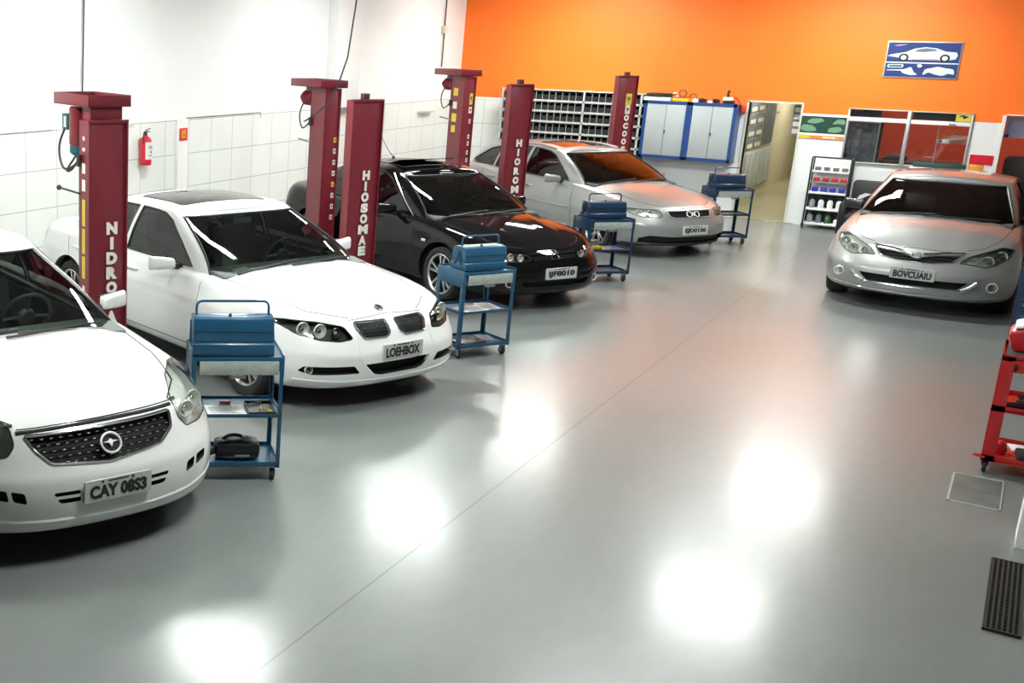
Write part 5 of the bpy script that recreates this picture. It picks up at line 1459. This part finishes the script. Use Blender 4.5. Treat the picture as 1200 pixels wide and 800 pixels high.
    for k in range(16): b.faces.new((va[k], va[k+1], vb[k+1], vb[k]))
    O('cowl', b, M['trim_black'])
    # rear lights
    for poly in S.get('rear_lights', []):
        for sg in (1, -1):
            kind = 'l' if sg > 0 else 'r'
            pts = []
            for p in densify(poly, .05):
                h = body.side(p[0], p[1]*ZS, sg)
                if h[0] is not None: pts.append(h[0])
            if len(pts) > 3:
                fs = region(bb, pts, (-.3, sg, 0))
                if fs: g = copy_faces(fs, .003); O('tail_light', g, M['red_lens'], recalc=False)
    # interior
    seat_z = .28
    ix = S['cabin']['seats']
    b = BM(); bx(b, -b1+.25, -b0-.35, -W+.12, W-.12, .20, .26)
    for sg in (1, -1): bx(b, -b1+.3, -b0-.30, sg*(W-.14)-.02, sg*(W-.14)+.02, .24, zs_(2.2)-.03)
    O('cabin_floor', b, M['interior'])
    b = BM(); zd = zs_(b0+.3)
    prism(b, [(-b0-.30, .30), (-b0-.02, .30), (-b0-.04, zd+.02), (-b0-.20, zd+.035), (-b0-.42, zd+.02), (-b0-.52, zd-.05), (-b0-.46, zd-.2)], -W+.16, W-.16, Matrix.Rotation(PI/2, 4, 'X'), bev=.02); O('dashboard', b, M[S.get('dash', 'interior')])
    b = BM(); bx(b, -b1+.12, -b1+.62, -W+.2, W-.2, zs_(b1-.3)-.05, zs_(b1-.3)-.02); O('parcel_shelf', b, M['interior'])
    for x in ix:
        for y in (-.36, .36):
            b = BM(); box(b, (-x+.05, y, .42), (.48, .46, .14), bev=.04)
            box(b, (-x-.24, y, .70), (.13, .44, .56), Euler((0, -.22, 0)).to_matrix(), bev=.04)
            box(b, (-x-.33, y, 1.035), (.08, .24, .15), Euler((0, -.15, 0)).to_matrix(), bev=.03)
            O('seat', b, M[S.get('seat_mat', 'interior')])
    b = BM(); Mx = Matrix.Translation((-b0-.72, S.get('driver', .36), zd-.0)) @ Matrix.Rotation(-PI/2+.45, 4, 'Y')
    tube(b, [Mx @ Vector((.175*math.cos(2*PI*k/28), .175*math.sin(2*PI*k/28), 0)) for k in range(28)], .013, 8, closed=True)
    lathe(b, [(0, -.03), (.06, -.03), (.06, .01), (0, .015)], Mx, 18)
    for a in (0.1, PI-.1, -PI/2): tube(b, [Mx @ Vector((0, 0, 0)), Mx @ Vector((.172*math.cos(a+PI/2), .172*math.sin(a+PI/2), 0))], .012, 6)
    O('steering_wheel', b, M['interior'])
    b = BM(); p = cpt_f(0, .86); box(b, p+Vector((-.08, 0, -.03)), (.02, .20, .05), bev=.008); O('rear_view_mirror', b, M['interior_light'])
    # wheels
    for xc in wx:
        for sg in (1, -1):
            wh = wheel(root, L/2-xc, sg*(W-.115), sg, r=S.get('wr', .292), spokes=S.get('spokes', 5), double=S.get('double', True), rr=S.get('rr', .70))
    # underbody
    b = BM(); bx(b, -L+.35, -.25, -W*.72, W*.72, zb-.01, zb+.05); O('underbody', b, M['gap'])
    # lower lip
    if 'extra' in S: S['extra'](S, body, cab, O, root, off, cpt_f, cpt_s)
    bmesh.ops.recalc_face_normals(bb, faces=bb.faces[:])
    O('body', bb, [P, M['gap'], M[HL.get('house', 'lamp_dark')]], recalc=False, sharp=40)
    O('cabin_shell', cb, [roofm], recalc=False, sharp=40)
    return root
def badge(O, p, n, parts, m='chrome', name='badge'):
    """parts: callables drawing in the plane at p with normal n"""
    n = Vector(n).normalized()
    side = Vector((0, 0, 1)).cross(n).normalized(); up = n.cross(side)
    Mx = Matrix.Translation(p) @ Matrix((side, up, n)).transposed().to_4x4()
    b = BM(); parts(b, Mx); return O(name, b, M[m])
def ringb(b, Mx, r, t, sx=1., sy=1., z=.004, n=28, cx=0., cy=0.):
    tube(b, [Mx @ Vector((cx+r*sx*math.cos(2*PI*k/n), cy+r*sy*math.sin(2*PI*k/n), z)) for k in range(n)], t, 6, closed=True)
# ------------------------------------------------------------------ the five cars
LEV = [(0, .93, .10, .10), (.05, .965, .045, .05), (.16, .985, .012, .02), (.38, 1.0, .0, .0), (.55, 1.0, .005, .005), (.68, .99, .03, .03), (.80, .975, .06, .05), (.90, .95, .09, .07), (.96, .925, .12, .09), (1., .885, .155, .12)]
def disc(b, Mx, r, z=.003, n=24): lathe(b, [(r, 0), (r, z), (0, z+.001)], Mx, n)
def front_strip(body, O, name, pts, r, m, off=.004, dens=.04):
    q = []
    for y, z in densify(pts, dens, closed=False):
        h = body.front(y, z*ZS)
        if h[0] is not None: q.append(h[0]-h[1]*off)
    if len(q) > 1:
        b = BM(); tube(b, q, r, 8); return O(name, b, M[m])
SIDE_SALOON = [('front_window', [(1.66, .13), (1.90, .50), (2.16, .84), (2.30, .93), (2.66, .94), (2.66, .10)]), ('rear_side_window', [(2.73, .10), (2.73, .94), (3.05, .94), (3.36, .80), (3.54, .55), (3.52, .30), (3.44, .12)])]
# --- white saloon with twin grilles
CAR_B = dict(name='car', L=4.52, W=1.81, paint='white_paint', glass='glass_clear', glass_side='glass_dark', dash='interior_light', seat_mat='interior_light',
    lev=LEV, lf=.70, lr=.60, nf=2.75, nr=2.6, wheels=(.78, 3.54),
    shoulder=[(0, .69), (.25, .735), (.6, .81), (1.0, .865), (1.5, .905), (2.5, .92), (3.6, .955), (4.2, .965), (4.52, .93)],
    crown=[(0, .05), (.5, .075), (1.1, .085), (1.6, .06), (3.8, .05), (4.5, .03)], ridge=(.36, .12, .012, .07), crease=(.72, .008),
    cabin=dict(base=(1.20, 4.02), top=(2.10, 3.28), edge=[(0, 1.335), (2.0, 1.335), (2.5, 1.365), (3.0, 1.35), (3.4, 1.31), (4, 1.29)], crown=.05, wb=.80, wt=.60, lf=(.34, .16), lr=(.45, .22),
               ws=(.755, .575, .07, .94), rw=(.62, .50, .12, .90), seats=(2.35, 3.15), side=SIDE_SALOON),
    sunroof=(2.30, 2.98, .45, False), driver=.36,
    openings=[('kidney', [(.045, .715), (.33, .72), (.345, .69), (.30, .60), (.10, .595), (.055, .62)], .05, True),
              ('intake', [(-.33, .405), (.33, .405), (.24, .315), (.18, .30), (-.18, .30), (-.24, .315)], .08, False),
              ('fogslot', [(.42, .40), (.76, .405), (.79, .365), (.72, .335), (.37, .335)], .05, True)],
    grilles=[dict(nm='kidney_grille', poly=[(.045, .715), (.33, .72), (.345, .69), (.30, .60), (.10, .595), (.055, .62)], style='vh', m='trim_black', rim=.011, rimm='chrome', ny=12, nz=5, inset=.02, sym=True, bar=.005)],
    headlight=dict(poly=[(.435, .70), (.395, .61), (.50, .595), (.64, .61), (.76, .65), (.855, .735), (.79, .75), (.60, .735)], dir=(1, .5, .25), house='lamp_dark',
                   bowls=[(.70, .68, .050, 'lamp_bright'), (.60, .668, .050, 'lamp_bright'), (.49, .652, .036, 'lamp_dark')]),
    fogs=[(.72, .372, .030)], fogdx=.02,
    plate=(.02, .487), plate_text='LOEHBOX', plate_dx=.01,
    seams=[('T', [(.22, .34), (.30, .46), (.42, .60), (.8, .69), (1.2, .72), (1.42, .735)]), ('f', [(-.36, .735), (0, .755), (.36, .735)]), ('s', [(1.42, .88), (1.38, .6), (1.36, .28)]), ('s', [(2.69, .90), (2.70, .5), (2.71, .25)]), ('s', [(3.62, .90), (3.52, .7), (3.40, .62), (3.28, .5)]), ('s', [(1.36, .28), (2.68, .26), (3.12, .27)])],
    handles=[(2.42, .80), (3.38, .82)], mirror=(1.80, .93), rear_lights=[[(4.12, .90), (4.42, .90), (4.42, .74), (4.20, .74)]], spokes=5)
def extra_b(S, body, cab, O, root, off, cf, cs):
    h = body.top(.27, 0)
    badge(O, h[0], h[1]+Vector((.2, 0, 0)), lambda b, Mx: (ringb(b, Mx, .034, .005), disc(b, Mx, .03), ringb(b, Mx, .015, .003)), m='chrome')
    for sg in (1, -1):
        front_strip(body, O, 'bumper_rib', [(sg*.36, .70), (sg*.355, .60), (sg*.37, .50), (sg*.345, .41), (sg*.26, .30)], .016, 'white_paint', .013)
    front_strip(body, O, 'bumper_lip', [(-.80, .285), (-.4, .265), (0, .255), (.4, .265), (.80, .285)], .018, 'white_paint', .012)
CAR_B['extra'] = extra_b
make_car(CAR_B, 'white saloon with twin kidney grilles and dark sunroof, between two red lift posts', 'car', (-3.5765, 7.825), -.3607)
# --- nearest white saloon
CAR_A = dict(name='car', L=4.57, W=1.80, paint='pearl_paint', glass='glass_clear', glass_side='glass_clear', dash='interior_light', seat_mat='interior',
    lev=[(0, .94, .09, .10), (.05, .97, .03, .05), (.16, .985, .008, .02), (.38, 1.0, .0, .0), (.55, 1.0, .01, .005), (.68, .99, .05, .03), (.80, .98, .085, .05), (.90, .96, .12, .07), (.96, .94, .145, .09), (1., .90, .18, .12)],
    lf=.74, lr=.60, nf=2.6, nr=2.6, wheels=(.90, 3.58),
    shoulder=[(0, .765), (.25, .80), (.6, .865), (1.0, .92), (1.5, .97), (2.5, 1.0), (3.6, 1.02), (4.2, 1.02), (4.57, .98)],
    crown=[(0, .05), (.5, .085), (1.1, .10), (1.6, .06), (3.8, .05), (4.5, .03)], ridge=(.30, .16, .008, .09),
    cabin=dict(base=(1.13, 4.05), top=(2.18, 3.32), edge=[(0, 1.40), (2.0, 1.40), (2.5, 1.445), (3.0, 1.43), (3.4, 1.38), (4, 1.36)], crown=.05, wb=.80, wt=.60, lf=(.36, .18), lr=(.45, .22),
               ws=(.745, .565, .06, .94), rw=(.62, .50, .12, .90), seats=(2.35, 3.15), side=SIDE_SALOON),
    openings=[('grille', [(-.44, .755), (.44, .765), (.425, .68), (.33, .615), (0, .575), (-.33, .605), (-.40, .68)], .05, False),
              ('slot', [(.20, .452), (.345, .452), (.338, .43), (.20, .43)], .04, True), ('slot', [(.20, .412), (.33, .412), (.31, .385), (.20, .385)], .04, True),
              ('fog', [(.49, .465), (.555, .48), (.545, .42), (.48, .40)], .04, True), ('fog', [(.575, .485), (.665, .49), (.655, .44), (.565, .42)], .04, True)],
    grilles=[dict(nm='grille', poly=[(-.44, .755), (.44, .765), (.425, .68), (.33, .615), (0, .575), (-.33, .605), (-.40, .68)], style='dh', m='chrome', rim=.009, rimm='chrome', ny=17, nz=6, inset=.02, bar=.0035)],
    headlight=dict(poly=[(.49, .80), (.495, .71), (.54, .655), (.66, .65), (.79, .66), (.875, .80), (.85, .875), (.74, .895), (.60, .875)], dir=(1, .55, .6), house='lamp_bright',
                   bowls=[(.60, .72, .045, 'lamp_bright'), (.70, .74, .050, 'lamp_bright')]),
    plate=(.01, .435), plate_text='CAY 08S3',
    seams=[('f', [(-.46, .785), (-.2, .793), (0, .797), (.2, .80), (.47, .80)]), ('T', [(.26, .47), (.45, .62), (.8, .70), (1.2, .73), (1.42, .74)]), ('s', [(1.45, .92), (1.42, .6), (1.40, .28)]), ('s', [(2.69, .98), (2.70, .5), (2.71, .25)])],
    handles=[(2.42, .86), (3.38, .88)], mirror=(1.74, 1.0), spokes=6, seam_r=.005)
def extra_a(S, body, cab, O, root, off, cf, cs):
    front_strip(body, O, 'hood_edge', [(-.47, .772), (-.2, .780), (0, .783), (.2, .785), (.47, .785)], .015, 'gap', .006)
    h = body.front(.01, .668*ZS)
    def em(b, Mx):
        ringb(b, Mx, .058, .0065, 1., .92, .018)
        prism(b, [(-.045, .006), (-.012, .002), (0, -.022), (.012, .002), (.045, .006), (.012, .012), (0, .022), (-.012, .012)], .012, .020, Mx)
    badge(O, h[0]+Vector((.006, 0, 0)), h[1], em, m='white')
    b = BM()
    badge(O, h[0]+Vector((-.002, 0, 0)), h[1], lambda b, Mx: disc(b, Mx, .052, .008), m='trim_black', name='badge_backing')
    front_strip(body, O, 'bumper_lip', [(-.82, .31), (-.5, .285), (0, .27), (.5, .29), (.82, .33)], .018, 'pearl_paint', .012)
    for sg in (1, -1):
        front_strip(body, O, 'lamp_corner', [(sg*.47, .80), (sg*.52, .80)], .012, 'chrome', .0)
CAR_A['extra'] = extra_a
make_car(CAR_A, 'nearest white saloon with a studded black grille, cut off by the left edge', 'car', (-3.5911, 4.4649), -.3769)
# --- black saloon
CAR_C = dict(name='car', L=4.45, W=1.74, paint='black_paint', glass='glass_mid', glass_side='glass_dark', dash='interior', seat_mat='interior',
    lev=LEV, lf=.72, lr=.60, nf=2.6, nr=2.6, wheels=(.86, 3.46), wr=.285, arch=.335,
    shoulder=[(0, .645), (.25, .70), (.6, .79), (1.0, .855), (1.5, .895), (2.5, .91), (3.6, .94), (4.2, .95), (4.45, .92)],
    crown=[(0, .03), (.5, .045), (1.1, .06), (1.6, .05), (3.8, .05), (4.5, .03)], ridge=(.22, .30, .010, .05), crease=(.66, .006),
    cabin=dict(base=(1.12, 3.98), top=(2.02, 3.26), edge=[(0, 1.325), (2.0, 1.325), (2.5, 1.365), (3.0, 1.35), (3.4, 1.31), (4, 1.29)], crown=.05, wb=.775, wt=.575, lf=(.34, .16), lr=(.45, .22),
               ws=(.715, .535, .07, .94), rw=(.60, .48, .12, .90), seats=(2.3, 3.1), side=[(n, [(x-.04, t) for x, t in p]) for n, p in SIDE_SALOON]),
    sunroof=(2.25, 2.75, .38, True),
    openings=[('grille', [(-.30, .635), (.30, .64), (.28, .60), (-.28, .575)], .03, False), ('intake', [(-.45, .36), (.45, .36), (.40, .29), (-.40, .29)], .06, False)],
    grilles=[dict(nm='grille', poly=[(-.30, .635), (.30, .64), (.28, .60), (-.28, .575)], style='h', m='trim_black', rim=.004, rimm='black_paint', nz=3, ny=8, inset=.01)],
    headlight=dict(poly=[(.32, .64), (.31, .59), (.44, .575), (.62, .585), (.72, .66), (.60, .655)], dir=(1, .45, .3), house='lamp_dark',
                   bowls=[(.40, .612, .034, 'lamp_bright'), (.50, .618, .036, 'lamp_bright'), (.60, .625, .03, 'lamp_bright')]),
    fogs=[(.56, .34, .035)], fogdx=.0, plate=(.012, .445), plate_text='IJF8010',
    seams=[('T', [(.22, .30), (.30, .46), (.42, .58), (.8, .66), (1.2, .69), (1.42, .70)]), ('s', [(1.42, .88), (1.38, .6), (1.36, .28)]), ('s', [(2.65, .90), (2.66, .5), (2.67, .25)]), ('F', [(.02, .655), (.30, .66)])],
    handles=[(2.38, .78), (3.3, .80)], mirror=(1.74, .92), rear_lights=[[(4.10, .88), (4.38, .88), (4.38, .72), (4.16, .72)]], spokes=5, rr=.74)
def extra_c(S, body, cab, O, root, off, cf, cs):
    h = body.front(-.02, .618*ZS)
    badge(O, h[0], h[1], lambda b, Mx: (tube(b, [Mx @ Vector(p) for p in ((-.055, -.03, .012), (-.012, .034, .012), (.02, .034, .012), (.055, -.03, .012))], .007, 6), tube(b, [Mx @ Vector(p) for p in ((-.055, -.032, .012), (.055, -.032, .012))], .004, 6)))
    h = cab.top(2.62, .0)
    b = BM(); p = h[0]+Vector((-.45, 0.05, .0)); q = cab.top(3.05, .05)[0]
    lathe(b, [(.02, 0), (.012, .02), (0, .022)], Matrix.Translation(q), 12)
    tube(b, [q+Vector((0, 0, .01)), q+Vector((-.10, 0, .07)), q+Vector((-.22, 0, .17)), q+Vector((-.30, 0, .27))], [.005, .004, .003, .0025], 6); O('antenna', b, M['cable'])
    h = body.side(1.12, .66*ZS, -1)
    for sg in (1, -1):
        h = body.side(1.15, .67*ZS, sg)
        b = BM(); box(b, h[0], (.07, .012, .028), bev=.004); O('side_repeater', b, M['amber'] if False else M['lamp_bright'])
    front_strip(body, O, 'bumper_trim', [(-.75, .50), (-.4, .53), (-.28, .53)], .008, 'black_paint', .002)
    # bright gutter strip along the A pillar and bonnet edge
    for sg in (1, -1):
        pts = []
        for k in range(9):
            t = lerp(.02, .97, k/8); pts.append(cs(lerp(1.47, 2.13, k/8), t, sg)+Vector((.0, sg*.006, 0)))
        b = BM(); tube(b, pts, .007, 6); O('pillar_strip', b, M['chrome'])
CAR_C['extra'] = extra_c
make_car(CAR_C, 'black saloon with raised sunroof and roof antenna', 'car', (-3.715, 11.811), -.4971)
# --- silver hatchback
CAR_D = dict(name='car', L=4.25, W=1.73, paint='silver_paint', glass='glass_mid', glass_side='glass_dark',
    lev=LEV, lf=.72, lr=.50, nf=2.6, nr=2.8, wheels=(.84, 3.38), wr=.285, arch=.335,
    shoulder=[(0, .675), (.25, .72), (.6, .80), (1.0, .86), (1.5, .905), (2.5, .92), (3.6, .95), (4.2, .95)],
    crown=[(0, .045), (.5, .07), (1.1, .085), (1.6, .06), (3.8, .05), (4.3, .03)], ridge=(.30, .20, .008, .07),
    cabin=dict(base=(1.08, 4.12), top=(1.95, 3.72), edge=[(0, 1.325), (2.0, 1.325), (2.5, 1.36), (3.0, 1.35), (3.5, 1.31), (4, 1.26)], crown=.05, wb=.775, wt=.585, lf=(.34, .16), lr=(.40, .25),
               ws=(.715, .545, .07, .94), rw=(.60, .48, .20, .90), seats=(2.25, 3.0),
               side=[('front_window', [(1.58, .13), (1.80, .50), (2.04, .84), (2.18, .93), (2.52, .94), (2.52, .10)]), ('rear_side_window', [(2.59, .10), (2.59, .94), (2.95, .94), (3.18, .90), (3.22, .10)]), ('quarter_window', [(3.29, .12), (3.25, .88), (3.50, .76), (3.82, .25), (3.74, .13)])]),
    sunroof=(2.15, 2.70, .40, False),
    openings=[('grille', [(-.345, .675), (.345, .675), (.325, .60), (.27, .585), (-.27, .585), (-.325, .60)], .05, False), ('intake', [(-.70, .30), (-.60, .345), (-.30, .325), (.30, .325), (.60, .345), (.70, .30), (.68, .205), (-.68, .205)], .06, False)],
    grilles=[dict(nm='grille', poly=[(-.345, .675), (.345, .675), (.325, .60), (.27, .585), (-.27, .585), (-.325, .60)], style='h', m='trim_black', rim=.008, rimm='silver_paint', nz=5, ny=8, inset=.014, bar=.004)],
    headlight=dict(poly=[(.435, .69), (.425, .60), (.52, .59), (.66, .595), (.75, .64), (.785, .70), (.70, .70)], dir=(1, .5, .25), house='lamp_bright',
                   bowls=[(.66, .645, .042, 'lamp_bright'), (.55, .64, .040, 'lamp_bright')]),
    plate=(.01, .418), plate_text='EJD0106', plate_mat=('plate_grey', 'plate_ink'),
    seams=[('T', [(.22, .34), (.30, .46), (.42, .58), (.8, .66), (1.2, .69), (1.38, .70)]), ('f', [(-.38, .70), (0, .712), (.38, .70)]), ('s', [(1.40, .88), (1.36, .6), (1.34, .28)]), ('s', [(2.55, .90), (2.56, .5), (2.57, .25)]), ('s', [(3.45, .9), (3.30, .64), (3.1, .48)])],
    handles=[(2.32, .78), (3.2, .80)], mirror=(1.68, .92), spokes=5)
def extra_d(S, body, cab, O, root, off, cf, cs):
    h = body.front(.02, .628*ZS)
    badge(O, h[0], h[1], lambda b, Mx: (ringb(b, Mx, .036, .005, 1.15, 1., .012, cx=-.062), ringb(b, Mx, .036, .005, 1.0, 1., .012, cx=.062), tube(b, [Mx @ Vector(p) for p in ((-.022, -.028, .014), (-.008, .028, .014), (.008, -.028, .014), (.022, .028, .014))], .005, 6)), m='white')
    for sg in (1, -1):
        q = []
        for x in range(12):
            h = body.side(1.40+x*.16, .56*ZS, sg)
            if h[0] is not None and h[1].y*sg > 0: q.append(h[0]-h[1]*.002)
        b = BM(); tube(b, q, .012, 6); O('side_moulding', b, M['silver_paint'])
        q = []
        for k in range(12):
            h = cab.top(2.15+k*.12, sg*.545)
            if h[0] is not None: q.append(h[0]+Vector((0, 0, .010)))
        b = BM(); tube(b, q, .011, 8); O('roof_rail', b, M['alloy'])
    front_strip(body, O, 'bumper_lip', [(-.78, .215), (-.4, .205), (0, .20), (.4, .205), (.78, .215)], .022, 'trim_black', .008)
CAR_D['extra'] = extra_d
make_car(CAR_D, 'silver hatchback with dark sunroof and orange reflections in its windshield', 'car', (-3.388, 15.9874), -.5679)
# --- silver saloon on the right
CAR_E = dict(name='car', L=4.50, W=1.76, paint='silver_paint_warm', glass='glass_dark', glass_side='glass_dark',
    lev=[(0, .93, .12, .10), (.05, .965, .05, .05), (.16, .985, .015, .02), (.38, 1.0, .0, .0), (.55, 1.0, .01, .005), (.68, .99, .05, .03), (.80, .975, .10, .05), (.90, .95, .14, .07), (.96, .925, .17, .09), (1., .885, .21, .12)],
    lf=.72, lr=.60, nf=2.55, nr=2.6, wheels=(.88, 3.50),
    shoulder=[(0, .70), (.25, .745), (.6, .835), (1.0, .895), (1.5, .94), (2.5, .95), (3.6, .97), (4.2, .98), (4.5, .94)],
    crown=[(0, .05), (.5, .07), (1.1, .08), (1.6, .06), (3.8, .05), (4.5, .03)], ridge=(.30, .26, .014, .07),
    cabin=dict(base=(1.15, 4.02), top=(2.12, 3.28), edge=[(0, 1.345), (2.0, 1.345), (2.5, 1.385), (3.0, 1.37), (3.4, 1.33), (4, 1.31)], crown=.05, wb=.785, wt=.60, lf=(.36, .17), lr=(.45, .22),
               ws=(.735, .56, .06, .95), rw=(.62, .50, .12, .90), seats=(2.35, 3.15), side=SIDE_SALOON),
    openings=[('grille', [(-.40, .715), (-.20, .70), (-.10, .68), (0, .655), (.10, .68), (.20, .70), (.40, .715), (.33, .64), (.18, .61), (0, .60), (-.18, .61), (-.33, .64)], .05, False),
              ('intake', [(-.49, .43), (.49, .43), (.40, .345), (-.40, .34)], .07, False)],
    grilles=[dict(nm='grille', poly=[(-.40, .715), (-.20, .70), (-.10, .68), (0, .655), (.10, .68), (.20, .70), (.40, .715), (.33, .64), (.18, .61), (0, .60), (-.18, .61), (-.33, .64)], style='h', m='trim_black', rim=.008, rimm='chrome', nz=4, ny=8, inset=.015)],
    headlight=dict(poly=[(.43, .70), (.375, .635), (.50, .625), (.60, .605), (.68, .635), (.77, .70), (.80, .785), (.70, .81), (.56, .755)], dir=(1, .45, .4), house='lamp_bright',
                   bowls=[(.60, .66, .052, 'lamp_bright'), (.70, .715, .05, 'lamp_bright'), (.49, .66, .03, 'lamp_bright')]),
    fogs=[(.69, .395, .045)], fogdx=-.02, plate=(0, .477), plate_text='BOVCUAIU',
    seams=[('T', [(.30, .42), (.38, .54), (.55, .64), (.8, .69), (1.2, .72), (1.42, .735)]), ('f', [(-.42, .735), (0, .745), (.42, .735)]), ('s', [(1.42, .90), (1.38, .6), (1.36, .28)]), ('s', [(2.69, .92), (2.70, .5), (2.71, .25)])],
    handles=[(2.42, .82), (3.38, .84)], mirror=(1.80, .96), mirror_mat='trim_black', mirror_in=-.07, spokes=5)
def extra_e(S, body, cab, O, root, off, cf, cs):
    h = body.front(0, .672*ZS)
    badge(O, h[0], h[1], lambda b, Mx: (ringb(b, Mx, .045, .006, 1.25, .72, .012), disc(b, Mx, .03, .010), tube(b, [Mx @ Vector(p) for p in ((-.03, 0, .014), (0, .012, .016), (.035, -.006, .014))], .005, 6)), m='alloy')
    for sg in (1, -1):
        front_strip(body, O, 'grille_wing', [(sg*.05, .695), (sg*.12, .705), (sg*.22, .722), (sg*.40, .735)], .012, 'chrome', .0)
        front_strip(body, O, 'grille_bar', [(sg*.33, .645), (sg*.37, .69), (sg*.39, .72)], .014, 'chrome', .002)
        front_strip(body, O, 'intake_corner', [(sg*.56, .432), (sg*.50, .37), (sg*.44, .335)], .026, 'silver_paint_warm', .004)
    front_strip(body, O, 'intake_trim', [(-.47, .33), (-.2, .322), (0, .318), (.2, .322), (.47, .33)], .012, 'chrome', .004)
    front_strip(body, O, 'bumper_lip', [(-.78, .26), (-.4, .235), (0, .225), (.4, .235), (.78, .26)], .018, 'silver_paint_warm', .010)
CAR_E['extra'] = extra_e
make_car(CAR_E, 'silver saloon with dark windshield facing the viewer on the right', 'car', (-.8422, 14.1495), -1.6002)
# ------------------------------------------------------------------ camera and world
cd = bpy.data.cameras.new('camera'); cam = bpy.data.objects.new('camera', cd); COL.objects.link(cam)
F_, CX, CY = 1370.507, 198.525, 415.161
cd.sensor_width = 36; cd.sensor_fit = 'HORIZONTAL'; cd.lens = F_/1200*36
cd.shift_x = (600-CX)/1200; cd.shift_y = (CY-400)/1200
cd.clip_start = .05
Rc = Matrix.Rotation(.6305994630, 3, 'Z') @ Matrix.Rotation(PI/2-.2689985692, 3, 'X') @ Matrix.Rotation(.0209604140, 3, 'Z')
cam.matrix_world = Matrix.Translation((0, 0, 2.68954)) @ Rc.to_4x4()
scene.camera = cam
w = bpy.data.worlds.new('world'); scene.world = w; w.use_nodes = True
w.node_tree.nodes['Background'].inputs[0].default_value = (.6, .65, .7, 1)
w.node_tree.nodes['Background'].inputs[1].default_value = .05
scene.view_settings.view_transform = 'Standard'; scene.view_settings.look = 'None'
scene.view_settings.gamma = 1; scene.view_settings.use_curve_mapping = False
scene.view_settings.exposure = EXPOSURE
